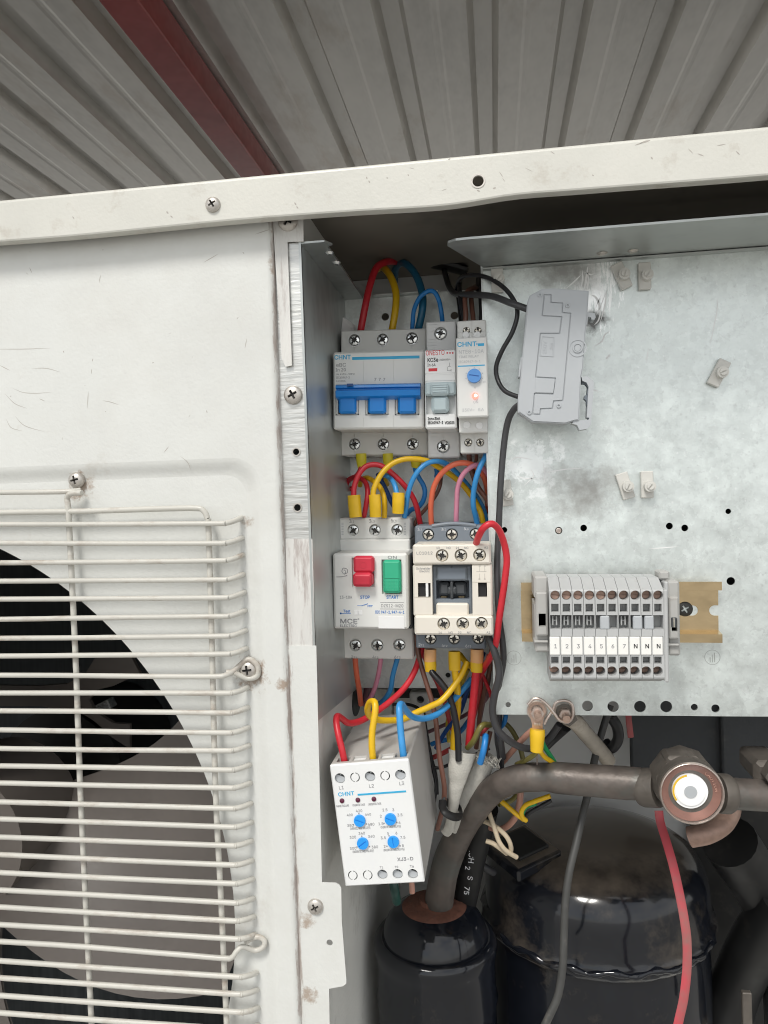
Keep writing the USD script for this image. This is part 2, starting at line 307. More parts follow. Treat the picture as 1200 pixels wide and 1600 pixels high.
mat('bolt_steel', (.58, .50, .45), .35, .85, var=.12, vs=300, dirt=.3, dcol=(.35, .28, .24), ds=300)
mat('grey_plastic', (.71, .71, .68), .42, var=.03, vs=40, dirt=.10, dcol=(.5, .48, .44), ds=60)
mat('white_plastic', (.74, .745, .735), .36, var=.02, vs=40, dirt=.10, dcol=(.56, .54, .5), ds=60)
mat('relay_plastic', (.68, .68, .655), .42, var=.03, vs=40, dirt=.12, dcol=(.5, .48, .44), ds=50)
mat('housing_side', (.47, .46, .435), .5, var=.04, vs=30, dirt=.3, dcol=(.36, .34, .31), ds=25)
mat('cream_plastic', (.70, .655, .575), .42, var=.03, vs=40, dirt=.15, dcol=(.5, .42, .34), ds=60)
mat('slate_plastic', (.16, .185, .215), .48, var=.05, vs=60)
mat('charcoal_plastic', (.055, .06, .065), .45, var=.1, vs=60)
mat('black_void', (.012, .012, .013), .7, var=.1, vs=40)
mat('block_grey', (.42, .44, .455), .48, var=.03, vs=50, dirt=.15, dcol=(.36, .35, .33), ds=50)
mat('terminal_grey', (.44, .445, .44), .48, var=.04, vs=80, dirt=.25, dcol=(.34, .32, .29), ds=60)
mat('clamp_grey', (.40, .395, .375), .5, var=.05, vs=60, dirt=.3, dcol=(.28, .24, .2), ds=50)
mat('nylon', (.58, .57, .53), .4, var=.05, vs=100)
mat('blue_plastic', (.008, .20, .60), .33, var=.04, vs=60)
mat('blue_knob', (.02, .30, .80), .33, var=.03, vs=60)
mat('pale_blue_knob', (.09, .27, .62), .33, var=.03, vs=60)
mat('toggle_grey', (.42, .50, .52), .35, var=.03, vs=60)
mat('red_plastic', (.56, .028, .055), .35, var=.05, vs=60)
mat('green_plastic', (.03, .40, .22), .38, var=.05, vs=60)
mat('ink', (.23, .23, .24), .6, var=0.02); mat('black_ink', (.03, .03, .03), .6, var=.02); mat('pale_ink', (.46, .47, .48), .6, var=.02)
mat('cyan_ink', (.035, .37, .62), .5, var=.02); mat('blue_ink', (.02, .16, .50), .5, var=.02); mat('red_ink', (.62, .03, .04), .5, var=.02)
mat('white_ink', (.62, .63, .64), .6, var=.02); mat('brown_ink', (.40, .37, .33), .6, var=.1)
mat('sticker', (.80, .80, .79), .35, var=.01)
mat('marker_white', (.80, .79, .75), .45, var=.02, dirt=.15, dcol=(.6, .57, .5), ds=120)
mat('lamp_dark', (.10, .015, .04), .2, var=.05)
mat('yellow_sleeve', (.74, .46, .015), .42, var=.06, vs=120)
mat('lime_sleeve', (.66, .57, .02), .42, var=.06, vs=120)
mat('orange_sleeve', (.74, .40, .17), .38, var=.06, vs=120)
mat('white_sleeve', (.47, .455, .41), .8, var=.1, vs=200, bump=.0006, bs=900, dirt=.3, dcol=(.38, .35, .3), ds=60)
mat('cream_string', (.60, .50, .36), .8, var=.12, vs=300, bump=.0004, bs=1500)
for n, c in dict(red=(.56, .022, .035), dull_red=(.44, .05, .05), yellow=(.72, .44, .008), blue=(.022, .21, .56), light_blue=(.04, .27, .60), teal=(.012, .12, .22), navy=(.010, .055, .20),
                 orange=(.72, .15, .075), pink=(.66, .26, .36), brown=(.15, .065, .045), mauve=(.20, .09, .11), black=(.020, .020, .022), grey_black=(.045, .045, .048), salmon=(.46, .24, .18),
                 olive=(.17, .15, .04), green=(.012, .25, .085), straw=(.55, .40, .04), ribbon_red=(.60, .08, .10)).items():
    mat(n + '_sheath', c, .36, var=.08, vs=90, dirt=.22, dcol=tuple(np.array(c) * .5 + .04), ds=70)
usdkit.material(stage, '/World/Looks/glow_red', {'e': ('emission', {'color': (1.0, .16, .12), 'strength': 2.2})}, [], surface='e.emission'); MATS['glow_red'] = UsdShade.Material.Get(stage, '/World/Looks/glow_red')
usdkit.material(stage, '/World/Looks/glow_white', {'e': ('emission', {'color': (1.0, .85, .82), 'strength': 2.5})}, [], surface='e.emission'); MATS['glow_white'] = UsdShade.Material.Get(stage, '/World/Looks/glow_white')
usdkit.material(stage, '/World/Looks/sight_glass_pane', {'t': ('transparent_bsdf', {'color': (1, 1, 1)}), 'g': ('glossy_bsdf', {'roughness': .03, 'color': (1, 1, 1)}), 'm': ('mix_closure', {'fac': .05})},
                [('t.BSDF', 'm.closure1'), ('g.BSDF', 'm.closure2')], surface='m.closure'); MATS['sight_glass_pane'] = UsdShade.Material.Get(stage, '/World/Looks/sight_glass_pane')
mat('ribbon_red_sheath', (.50, .075, .085), .6, var=.12, vs=60, dirt=.7, dcol=(.27, .14, .12), ds=20)
mat('dull_copper', (.36, .24, .19), .5, .4, var=.2, vs=300)
mat('scraped_galvanised', (.60, .60, .575), .42, .75, var=.16, vs=260, bump=.0005, bs=240, dirt=.5, dcol=(.38, .38, .36), ds=150, stretch=(.25, 1, 2.2))
mat('ribbon_red_sheath', (.46, .06, .075), .6, var=.12, vs=60, dirt=.75, dcol=(.24, .13, .115), ds=20)
mat('rear_paint', (.78, .78, .76), .5, var=.05, vs=20, dirt=.3, dcol=(.5, .48, .45), ds=12)
mat('lid_shade', (.20, .18, .15), .7, var=.2, vs=12, dirt=.4, dcol=(.11, .10, .085), ds=9)
mat('dark_green_sheath', (.008, .045, .035), .4, var=.1, vs=90)
# ================================================================ ground and shelter
ZG, HR = 0.0, 1.30                                                          # ground height, roof height above the camera
put('/World', 'ground', tm(cbox(-150, 150, -150, 150, -.2, 0, 0)), 'concrete', smooth=False, kind='structure')
roof = Thing('shed_roof', 'grey ribbed metal sheet roof of the shelter above the unit', 'roof', (0, 2, CAM_H + HR), 2.0)
PITCH, RIB = .25, .038
def roof_line(x0, x1):
    pts = []
    k0 = math.floor((x0 - .0068) / PITCH) - 1
    for k in range(k0, k0 + int((x1 - x0) / PITCH) + 4):
        c = .0068 + k * PITCH
        for dx, h in ((-.0430, 0), (-.0250, RIB), (.0250, RIB), (.0430, 0), (.108, 0), (.117, .0018), (.127, .0018), (.136, 0)):
            pts.append((c + dx, h))
    return [p for p in pts if x0 <= p[0] <= x1]
for k in range(-10, 11):  # the outermost sheets lie unseen, added to keep side light off the ribs
    x0 = .0068 - .05 + k * 1.0; ln = roof_line(x0, x0 + 1.101); lift = .0011 * (k % 2)
    up = [(x, z + lift) for x, z in ln]; dn = [(x, z + lift - .0009) for x, z in reversed(ln)]
    poly = Polygon(up + dn)
    m = trimesh.creation.extrude_polygon(poly, 5.8, engine='earcut'); v = m.vertices
    roof.part('roof_sheet', trimesh.Trimesh(np.stack([v[:, 0], v[:, 2] - 2.0 - .25, v[:, 1]], 1), m.faces[:, ::-1], process=False), 'roof_metal', smooth=False)
q = P(215, 0, 2.0 * .861); bx0 = P(155, 0, 1.745)[0]; bx1 = P(212, 0, 1.745)[0]; bz = P(185, 0, 1.745)[2]
beam = Thing('steel_beam', 'dark red painted steel beam running under the roof sheets', 'beam', ((bx0 + bx1) / 2, 2, bz), 2.0)
w, hh = (bx1 - bx0) / 2, CAM_H + HR - .004 - bz
bm = cbox(-w, w, -2.25, 4.6, 0, hh, .004) - cbox(-w + .004, w - .004, -2.4, 4.7, .004, hh - .004, 0)
beam.part('beam_tube', bm, 'red_oxide', smooth=30)
# ================================================================ front panel with fan opening
XL, ZTOP, ZBOT = -.74, P(200, 352, F)[2], .10
fp = Thing('front_panel', 'off-white painted front panel of the unit with a round fan opening', 'panel', (XF, F, ZTOP), F)
cfan = np.array([-.3709, F, .5745]); RF = .2247
ex1, ez1 = P(413, 900, F)[0], P(200, 722, F)[2]
ex0, ez0 = 2 * cfan[0] - ex1, max(2 * cfan[2] - ez1, ZBOT + .03)
def rrect(x0, x1, z0, z1, r, n=8):
    out = []
    for cx, cz, a0 in ((x1 - r, z1 - r, 0), (x0 + r, z1 - r, 90), (x0 + r, z0 + r, 180), (x1 - r, z0 + r, 270)):
        out += [(cx + r * math.cos(math.radians(a0 + 90 * i / n)), cz + r * math.sin(math.radians(a0 + 90 * i / n))) for i in range(n + 1)]
    return out
DEP = .0028
rings = []
for s in np.linspace(0, 1, 7):
    dep = DEP * (s * s * (3 - 2 * s)); i = .009 * s
    rings.append([(x, F + dep, z) for x, z in rrect(ex0 + i, ex1 - i, ez0 + i, ez1 - i, .016 - i * .5)])
nR = len(rings[0]); LV = np.array(rings).reshape(-1, 3); LF = []
for a in range(len(rings) - 1):
    for j in range(nR):
        k = (j + 1) % nR; LF += [(a * nR + j, a * nR + k, (a + 1) * nR + j), ((a + 1) * nR + j, a * nR + k, (a + 1) * nR + k)]
rim = []
for ang in np.linspace(0, np.pi / 2, 6):                                     # the rounded fold at the right
    rim.append((XF - .0032 + .0032 * math.sin(ang), F + .0032 - .0032 * math.cos(ang)))
rim.append((XF, F + .0058)); 
rv = np.array([(x, y, z) for x, y in rim for z in (ZBOT, ZTOP)]); rf = []
for i in range(len(rim) - 1): rf += [(2 * i, 2 * i + 2, 2 * i + 1), (2 * i + 1, 2 * i + 2, 2 * i + 3)]
rimt = []
for ang in np.linspace(0, np.pi / 2, 5): rimt.append((F + .0022 - .0022 * math.cos(ang), ZTOP - .0 + .0022 * math.sin(ang)))
tv = np.array([(x, y, z) for y, z in rimt for x in (XL, XF - .0032)]); tf = []
for i in range(len(rimt) - 1): tf += [(2 * i, 2 * i + 1, 2 * i + 2), (2 * i + 1, 2 * i + 3, 2 * i + 2)]
face = plate(Polygon([(XL, ZBOT), (XF - .0032, ZBOT), (XF - .0032, ZTOP), (XL, ZTOP)], [[(x, z) for x, y, z in rings[0]]]), F, F + .0008)
inner = Polygon([(x, z) for x, y, z in rings[-1]]).difference(Point(cfan[0], cfan[2]).buffer(RF, 96))
floor_ = plate(inner, F + DEP, F + DEP + .0008)
ang = np.linspace(0, 2 * np.pi, 193); mouth_p = [(RF, 0), (RF + .0004, .002), (RF + .002, .006), (RF + .005, .012), (RF + .010, .020)]
mv = np.array([(cfan[0] + r * math.cos(a), F + DEP + dy, cfan[2] + r * math.sin(a)) for r, dy in mouth_p for a in ang[:-1]]); mf = []
for i in range(len(mouth_p) - 1):
    for j in range(192):
        k = (j + 1) % 192; mf += [(i * 192 + j, (i + 1) * 192 + j, i * 192 + k), (i * 192 + k, (i + 1) * 192 + j, (i + 1) * 192 + k)]
loc = lambda m: trimesh.Trimesh(fp.to(tm(m).vertices), tm(m).faces, process=False)
fp.part('panel_sheet', [loc(face), loc((LV, LF)), loc(floor_), loc((rv, rf)), loc((tv, tf))], 'white_paint', smooth=35)
fp.part('fan_ring', loc((mv, mf)), 'white_paint', smooth=60)
fp.part('side_sheet', loc(cbox(XL - .001, XL, F + .001, F + .37, ZBOT, ZTOP, 0)), 'white_paint', smooth=False)
def pxpoly(pts, d, z=full): return Polygon([tuple(ZP(z, u, v, d)[[0, 2]]) for u, v in pts])
fl = pxpoly([(425, 325), (474, 325), (474, 377), (449, 378), (456, 571), (446, 573), (440, 560)], F + .0026)
fp.part('upper_flange', loc(plate(fl, F + .0026, F + .0034)), 'worn_strip', smooth=False)
f2 = pxpoly([(448, 1009), (494, 1009), (497, 1130), (503, 1379), (524, 1380), (530, 1383), (533, 1388), (534, 1440), (541, 1530), (541, 1537), (536, 1541), (514, 1545), (516, 1660), (462, 1660)], F + .0030)
f2 = f2.difference(Point(*P(515, 1473, F + .003)[[0, 2]]).buffer(.0017))
fp.part('lower_flange', loc(plate(f2, F + .0030, F + .0038)), 'white_paint', smooth=False)
f3 = pxpoly([(446, 842), (488, 842), (492, 1009), (448, 1009)], F + .0036)
fp.part('side_strip', loc(plate(f3, F + .0036, F + .0044)), 'worn_strip', smooth=False, label='worn white strip with brown scratches')
for (u, v, r, d) in ((450, 346, 16, F + .0026), (458, 617, 15, F + .004), (493, 1416, 13, F + .003)):
    fp.z = full; s = fp.screw(u, v, r, d, 'dull_screw', style='pan', h=.0024)
for (u, v, r) in ((120, 750, 13.5), (388, 1046, 15)):
    fp.screw(u, v, r, F + DEP - .0015, 'dull_screw', style='pan', h=.0030)
random.seed(3)
scr = []
def scratch(pts, w=.00022, z=full, d=F):
    p = spline([ZP(z, u, v, d - .00004) for u, v in pts], 6); n = len(p)
    t = np.gradient(p, axis=0); t /= np.linalg.norm(t, axis=1, keepdims=True); s = np.cross(t, [0, 1, 0]); ww = w * np.sin(np.linspace(.12, np.pi - .12, n))[:, None]
    v = np.vstack([p + s * ww / 2, p - s * ww / 2]); f = []
    for i in range(n - 1): f += [(i, i + 1, n + i), (i + 1, n + i + 1, n + i)]
    scr.append(loc((v, f)))
zO = Zoom(0, 320, 1200 / 460)
for pts in ([(-40, 588), (100, 588), (205, 584)], [(52, 748), (95, 765), (150, 768), (210, 764)], [(25, 873), (45, 908), (90, 922)], [(130, 666), (190, 667), (246, 682)], [(418, 798), (450, 804), (486, 816)],
            [(410, 285), (404, 318)], [(998, 585), (1006, 545)], [(830, 235), (890, 200)], [(735, 1025), (765, 1050), (778, 1085)], [(360, 760), (356, 830)], [(120, 255), (130, 278)], [(372, 668), (374, 690)],
            [(965, 465), (972, 458)], [(0, 655), (40, 675)], [(668, 1010), (688, 985)], [(1040, 120), (1100, 100)], [(160, 790), (182, 800)], [(20, 770), (60, 810), (110, 830)], [(60, 860), (100, 900), (180, 925)]):
    scratch(pts, .0003 if len(pts) > 2 else .0004, zO)
for k in range(12):
    u, v = random.uniform(0, 1080), random.uniform(170, 950); a = random.uniform(0, 3.1); l = random.uniform(3, 14)
    scratch([(u, v), (u + l * math.cos(a), v + l * math.sin(a))], random.choice((.00014, .0002, .0005)), zO)
fp.part('scratch_marks', scr, 'brown_ink', smooth=False, kind='stuff')
# ---------------------------------------------------------------- top cover
lz0, lz1 = P(600, 322, LID)[2], P(600, 254, LID)[2]
lid = Thing('top_cover', 'off-white painted top cover edge with scuffs and one open screw hole', 'cover', (0, LID, lz0), LID)
LX0, LX1 = -.76, .33
rnd = lambda x: .0012 * math.exp(-((x - P(700, 320, LID)[0]) / .03) ** 2) * -1 + .0009 * math.exp(-((x - P(800, 310, LID)[0]) / .02) ** 2) + .0004 * math.sin(x * 37)
xs = np.linspace(LX0, LX1, 140)
lp = Polygon([(x, lz0 + rnd(x)) for x in xs] + [(LX1, lz1 - .002), (LX0, lz1 - .002)])
hc = P(747, 283, LID); lp = lp.difference(Point(hc[0], hc[2]).buffer(8.5 / FPX * LID, 24))
lloc = lambda m: trimesh.Trimesh(lid.to(tm(m).vertices), tm(m).faces, process=False)
cor = [(LID + .002 - .002 * math.cos(a), lz1 - .002 + .002 * math.sin(a)) for a in np.linspace(0, np.pi / 2, 6)] + [(LID + .40, lz1)]
cv = np.array([(x, y, z) for y, z in cor for x in (LX0, LX1)]); cf = []
for i in range(len(cor) - 1): cf += [(2 * i, 2 * i + 1, 2 * i + 2), (2 * i + 1, 2 * i + 3, 2 * i + 2)]
hem = []
hv = []
for x in xs:
    z = lz0 + rnd(x)
    for y, dz in ((LID, .0), (LID + .0004, -.0007), (LID + .0012, -.0009), (LID + .007, -.0006), (LID + .007, .0006), (LID + .0009, .0008)): hv.append((x, y, z + dz))
for i in range(len(xs) - 1):
    for j in range(5): a, b = i * 6 + j, (i + 1) * 6 + j; hem += [(a, b, a + 1), (a + 1, b, b + 1)]
lid.part('cover_lip', [lloc(plate(lp, LID, LID + .0009)), lloc((np.array(hv), hem)), lloc((cv, cf)), lloc(cbox(LX1 - .001, LX1, LID + .002, LID + .4, lz0, lz1 - .001, 0))], 'lid_paint', smooth=35)
lid.part('lid_shade_sheet', lloc(cbox(LX0 + .002, LX1 - .002, LID + .012, LID + .395, lz1 - .006, lz1 - .001, 0)), 'lid_shade', smooth=False)  # dark sheet added under the cover, its colour standing in for shade
lid.screw(333, 320, 12.5, LID, 'dull_screw', style='pan', h=.0024)
rr = ycyl(11 / FPX * LID, .0003, (0, 0, 0), 28) - ycyl(8.6 / FPX * LID, .002, (0, .001, 0), 28)
lid.part('hole_rim', tm(rr).apply_translation(lid.to(hc)), 'dull_screw')
scr = []
loc_keep = loc; loc = lloc
for pts in ([(992, 227), (1015, 219)], [(520, 330 - 40), (524, 292)], [(266, 331), (270, 334)]): pass
zl = full
for u, v, du, dv, ww in ((1000, 224, 16, -5, .0010), (992, 227, 12, -4, .0006), (460, 316, 3, 5, .0008), (463, 322, 3, 4, .0007), (572, 276, 2, 4, .0007), (576, 282, 2, 4, .0008), (260, 330, 3, 4, .0009), (266, 337, 4, 3, .0007), (113, 338, 3, 4, .0006),
                         (780, 268, 6, 9, .0004), (785, 278, 4, 6, .0003), (1017, 245, 3, 4, .0008), (860, 236, 7, 5, .0004), (925, 273, 3, 2, .0006), (604, 277, 2, 2, .0007), (637, 272, 2, 3, .0006), (700, 250, 4, -3, .0004), (640, 262, 7, 2, .0003),
                         (1090, 240, 10, 4, .0006), (1120, 228, 14, -3, .0005), (1075, 232, 8, 8, .0004), (1150, 236, 6, 6, .0006), (770, 295, 5, -2, .0010), (745, 297, 5, 2, .0008), (690, 298, 8, -3, .0004), (820, 262, 12, 6, .0003)):
    scratch([(u, v), (u + du, v + dv)], ww, full, LID)
loc = loc_keep
lid.part('scratch_marks', scr, 'brown_ink', smooth=False, kind='stuff')
# ---------------------------------------------------------------- carcass behind: partition, back and side walls, base
XW = -.0966                                                                 # the left wall of the device box
cab = Thing('cabinet_shell', 'beige inner partition and back walls of the open unit', 'cabinet', (0, F + .3, .10), F + .3)
cloc = lambda m: trimesh.Trimesh(cab.to(tm(m).vertices), tm(m).faces, process=False)
DB = F + .37
cab.part('partition_wall', cloc(cbox(XW - .0035, XW - .0022, F + .006, DB - .01, ZBOT, lz1 - .006, 0)), 'beige_paint', smooth=False)
cab.part('back_wall', cloc(cbox(XL, LX1 - .01, DB, DB + .001, ZBOT, lz1 - .006, 0)), 'beige_paint', smooth=False)
cab.part('end_wall', cloc(cbox(LX1 - .012, LX1 - .011, F, DB, CAM_H - .14, lz1 - .006, 0)), 'beige_paint', smooth=False)
cab.part('base_pan', cloc(cbox(XL, LX1 - .002, F + .004, DB + .004, ZBOT - .03, ZBOT - .002, .002)), 'beige_paint', smooth=False)
cab.part('rear_sheet', cloc(cbox(XW, LX1 - .02, .690, .691, ZBOT, CAM_H - .09, 0)), 'rear_paint', smooth=False)
for x in (XL + .06, LX1 - .1):
    cab.part('foot', cloc(cbox(x, x + .05, F + .01, DB, .0, ZBOT - .031, .002)), 'dark_steel', smooth=False)
coil = cloc(cbox(XL + .02, XW - .012, DB - .06, DB - .02, ZBOT + .01, lz1 - .02, 0))
cab.part('condenser_coil', coil, 'coil_fins', smooth=False)
# ---------------------------------------------------------------- fan behind the opening
fan = Thing('fan', 'grey-brown fan with broad blades behind the wire grille', 'fan', (cfan[0], .50, cfan[2]), .50)
def blade(a0, sweep_a=1.25):
    nu, nv, v, f = 14, 8, [], []
    for i in range(nu + 1):
        r = .045 + (.207 - .045) * i / nu
        for j in range(nv + 1):
            t = j / nv; a = a0 + sweep_a * (t - .5) * (1 - .12 * i / nu) + .35 * (i / nu) ** 2
            y = (t - .5) * .085 * (.55 + .45 * (1 - i / nu)) + .010 * math.sin(np.pi * t)
            v.append((r * math.cos(a), y, r * math.sin(a)))
    for i in range(nu):
        for j in range(nv):
            p = i * (nv + 1) + j; f += [(p, p + 1, p + nv + 1), (p + 1, p + nv + 2, p + nv + 1)]
    v = np.array(v); n = len(v)
    return np.vstack([v, v + (0, .0025, 0)]), np.array(f + [(c + n, b + n, a + n) for a, b, c in f])
for k in range(3): fan.part('fan_blade', blade(math.radians(-16 + 120 * k)), 'fan_plastic', smooth=50)
fan.part('fan_hub', ycyl(.05, .07, (0, .04, 0), 40), 'fan_plastic')
mt = Thing('fan_motor_bracket', 'dark grey motor bracket with a small bolt behind the fan opening', 'bracket', (cfan[0], .60, cfan[2]), .60, z=zQ)
mp = pxpoly([(-900, 690), (200, 700), (330, 690), (420, 640), (470, 560), (640, 540), (690, 640), (560, 700), (480, 720), (440, 770), (470, 830), (560, 885), (640, 890), (640, 1010), (560, 960), (470, 900), (380, 830), (200, 800), (60, 800), (-900, 800)], .60, zQ)
mt.part('bracket_arm', trimesh.Trimesh(mt.to(plate(mp, .60, .604).vertices), plate(mp, .60, .604).faces, process=False), 'fan_plastic', smooth=False)
for sgn in (1,):
    pr = [P(*zQ(u, v), .61) for u, v in ((250, 940), (310, 1000), (360, 1090))]; mt.part('bracket_rod', sweep(mt.to(spline(pr)), .003), 'fan_plastic')
q = mt.to(P(*zQ(525, 795), .595)); mt.part('bolt', tm(cbox(-.006, .006, -.006, .006, -.004, .004, .001).rotate((0, -25, 0))).apply_translation(q), 'zinc')
mt.part('motor_can', tm(ycyl(.055, .10, (0, .10, 0), 40)), 'dark_steel')
# ---------------------------------------------------------------- wire grille over the opening
gr = Thing('fan_grille', 'off-white wire grille with bent wire ends over the fan opening', 'grille', (cfan[0], F, cfan[2]), F, z=full)
GD, RW = F - .007, .00142
ys = []
wires = [(819, 818, 378), (848, 849, 379), (879, 876, 380), (908, 906, 381), (936, 934, 383), (968, 963, 384), (997, 994, 385), (1025, 1022, 386), (None, 0, 0),
         (1083, 1083, 388), (1111, 1114, 388), (1140, 1145, 389), (1169, 1173, 390), (1197, 1203, 391), (1223, 1231, 392), (1253, 1263, 393), (1280, 1292, 394), (1308, 1321, 394), (1335, 1351, 395),
         (1363, 1380, 396), (1391, 1410, 397), (1417, 1438, 398), (1445, 1466, 400), (None, 1, 0), (1501, 1525, 402), (1528, 1552, 403), (1555, 1580, 404), (1582, 1607, 405)]
def gw(pts, name='grille_wire', r=RW):
    gr.part(name, sweep(gr.to(spline([P(u, v, d) for u, v, d in pts], 5)), r, 12), 'wire_paint', smooth=60)
for a, b, xe in wires:
    if a is None: continue
    sl = (b - a) / 350.0; g = lambda x: a + sl * x
    wob = random.uniform(-.8, .8)
    xl = -640
    gw([(xl, g(xl), GD), (-200, g(-200), GD), (150, g(150) + wob, GD), (xe - 45, g(xe - 45), GD), (xe - 26, g(xe - 26) - .6, GD), (xe - 13, g(xe - 13) - 3.5, GD + .0028), (xe - 3, g(xe) - 8, GD + .0075), (xe, g(xe) - 9.5, F + DEP + .002)])
gw([(-640, 775, GD), (-200, 772, GD), (0, 769.5, GD), (60, 769, GD), (105, 768, GD + .002), (126, 766, F - .002)])
gw([(-640, 1056, GD), (0, 1055, GD), (250, 1057, GD), (335, 1057, GD), (352, 1055, GD + .001), (364, 1049, GD + .004), (374, 1040, F - .0008), (388, 1030, F), (402, 1040, F), (402, 1056, F), (388, 1060, F), (376, 1056, F - .0012), (366, 1051, F - .0025), (354, 1050, F - .003)])
gw([(-640, 1440, GD), (0, 1471, GD), (250, 1489, GD), (345, 1497, GD), (362, 1496, GD), (370, 1486, GD + .001), (380, 1479, GD + .003), (398, 1485, F - .001), (411, 1480, F - .0006), (413, 1470, F), (404, 1464, F), (392, 1467, F - .001), (384, 1472, GD + .003)])
gw([(-640, 812, GD + .003), (-200, 806, GD + .003), (0, 801, GD + .003), (120, 799, GD + .003), (250, 795, GD + .003), (305, 794, GD + .003), (318, 798, GD + .003), (324, 810, GD + .003), (326, 830, GD + .003), (331, 1000, GD + .003), (337, 1240, GD + .003), (345, 1400, GD + .003), (356, 1640, GD + .003)], 'frame_wire', RW * 1.1)
gw([(128, 770, GD), (112, 771, GD + .001), (105, 778, GD + .003), (107, 800, GD + .003), (112, 900, GD + .003), (119, 1050, GD + .003), (125, 1220, GD + .003), (132, 1370, GD + .003), (145, 1640, GD + .003)], 'frame_wire', RW * 1.1)
gw([(-330, 775, GD + .003), (-330, 1000, GD + .003), (-330, 1640, GD + .003)], 'frame_wire', RW * 1.1)
# ================================================================ recessed device box
bx = Thing('device_box', 'recessed galvanised box on the left that carries the breakers', 'box', (XW, F, P(500, 1130, F)[2]), F)
bloc = lambda m: trimesh.Trimesh(bx.to(tm(m).vertices), tm(m).faces, process=False)
XS = P(765, 770, R)[0]
zt0, zt1, zb0, zb1 = P(480, 386, F)[2], P(548, 456, B)[2], P(497, 1130, F)[2], P(600, 1075, B)[2]
ZT = (zt0 + zt1) / 2
sw = Polygon([(F + .0035, zb0), (F + .0035, ZT), (B, ZT), (B, zb1)])
m = trimesh.creation.extrude_polygon(sw, .0012, engine='earcut'); v = m.vertices
bx.part('side_wall', bloc(trimesh.Trimesh(np.stack([XW - v[:, 2], v[:, 0], v[:, 1]], 1), m.faces, process=False)), 'dull_galvanised', smooth=False)
ff = pxpoly([(446, 384), (478, 384), (487, 842), (491, 1010), (440, 1010)], F + .0052)
xr = XW; ff = Polygon([(XF - .004, P(460, 1012, F)[2]), (XW, P(460, 1012, F)[2]), (XW, ZT), (XF - .004, ZT)])
for u, v, r in ((463, 706, 5.2), (465, 793, 5.6)): ff = ff.difference(Point(*P(u, v, F + .005)[[0, 2]]).buffer(r / FPX * F, 20))
bx.part('front_flange', bloc(plate(ff, F + .0046, F + .0056)), 'scraped_galvanised', smooth=False)
for u, v, r in ((463, 706, 5.2), (465, 793, 5.6)):
    q = P(u, v, F + .0046); k = r / FPX * F
    bx.part('hole_rim', bloc(tm(ycyl(k * 1.35, .0006, (0, 0, 0), 24) - ycyl(k, .004, (0, .002, 0), 24)).apply_translation(q)), 'dull_screw')
tf_ = Polygon([(XW, F + .004), (XW + .0125, F + .004), (XW + .0155, F + .010), (XW + .0125, F + .012), (XW + .0125, B), (XW, B)])
m = trimesh.creation.extrude_polygon(tf_, .001, engine='earcut'); v = m.vertices
bx.part('top_flange', bloc(trimesh.Trimesh(np.stack([v[:, 0], v[:, 1], ZT - v[:, 2]], 1), m.faces[:, ::-1], process=False)), 'dull_galvanised', smooth=False)
for u, v, d in ((515, 403, .414), (526, 418, .432)):
    q = P(u, v, d); m = rev([(0, -.0014), (.0016, -.0012), (.0026, 0), (0, 0)], 20)
    m.apply_translation((q[0], d, ZT - .001)); bx.part('rivet', bloc(m), 'zinc')
bp = Polygon([(XW, zb1), (XS, zb1), (XS, ZT), (XW, ZT)])
for u, v, r in ((602, 495, 6), (710, 493, 6), (600, 745, 4), (700, 1055, 4)): bp = bp.difference(Point(*P(u, v, B)[[0, 2]]).buffer(r / FPX * B, 20))
bx.part('back_plate', bloc(plate(bp, B, B + .0012)), 'galvanised', smooth=False)
bx.part('plate_lip', bloc(cbox(XW + .02, XS - .03, B - .006, B - .0002, ZT - .001, ZT - .0002, 0)), 'galvanised', smooth=False)
bx.part('step_wall', bloc(cbox(XS - .0012, XS, R + .0013, B - .0003, zb1, ZT, 0)), 'galvanised', smooth=False)
for zz_, d in ((P(600, 615, B)[2], B), (P(600, 920, B)[2], B)):
    hat = Polygon([(0, -.0175), (0, -.0125), (.0065, -.0125), (.0065, .0125), (0, .0125), (0, .0175), (.001, .0175), (.001, .0135), (.0075, .0135), (.0075, -.0135), (.001, -.0135), (.001, -.0175)])
    m = trimesh.creation.extrude_polygon(hat, XS - XW - .014, engine='earcut'); v = m.vertices
    bx.part('device_rail', bloc(trimesh.Trimesh(np.stack([XW + .007 + v[:, 2], d - .0076 + v[:, 0], zz_ + v[:, 1]], 1), m.faces, process=False)), 'brass_zinc', smooth=False)
# ---------------------------------------------------------------- terminal plate on the right
tz0, tz1 = P(980, 1118, R)[2], P(980, 404, R)[2]
tp = Thing('terminal_plate', 'broad galvanised mounting plate with drilled holes and a folded top flange', 'plate', (XS, R, tz0), R)
tloc = lambda m: trimesh.Trimesh(tp.to(tm(m).vertices), tm(m).faces, process=False)
TX1 = .285
pl = Polygon([(XS, tz0), (TX1, tz0), (TX1, tz1), (XS, tz1)])
HOLES = [(873, 829, 5.5), (912, 825, 5), (1046, 822, 5), (1070, 825, 5), (1138, 799, 4), (1142, 908, 6), (794, 1101, 4), (918, 1103, 8), (958, 1104, 8.3), (1000, 1104, 8.6), (1041, 1104, 8.6), (1085, 1105, 5), (1118, 1107, 6), (788, 828, 4.5)]
for u, v, r in HOLES: pl = pl.difference(Point(*P(u, v, R)[[0, 2]]).buffer(r / FPX * R, 20))
tp.part('plate_sheet', tloc(plate(pl, R, R + .0013)), 'terminal_plate_metal', smooth=False)
fy = P(900, 362, .40)
fg = Polygon([(XS, R + .0013), (XS, R - .004), (XS - .0178, .408), (XS - .0172, .4035), (XS - .013, .4005), (XS - .006, .4), (TX1, .4), (TX1, R + .0013)])
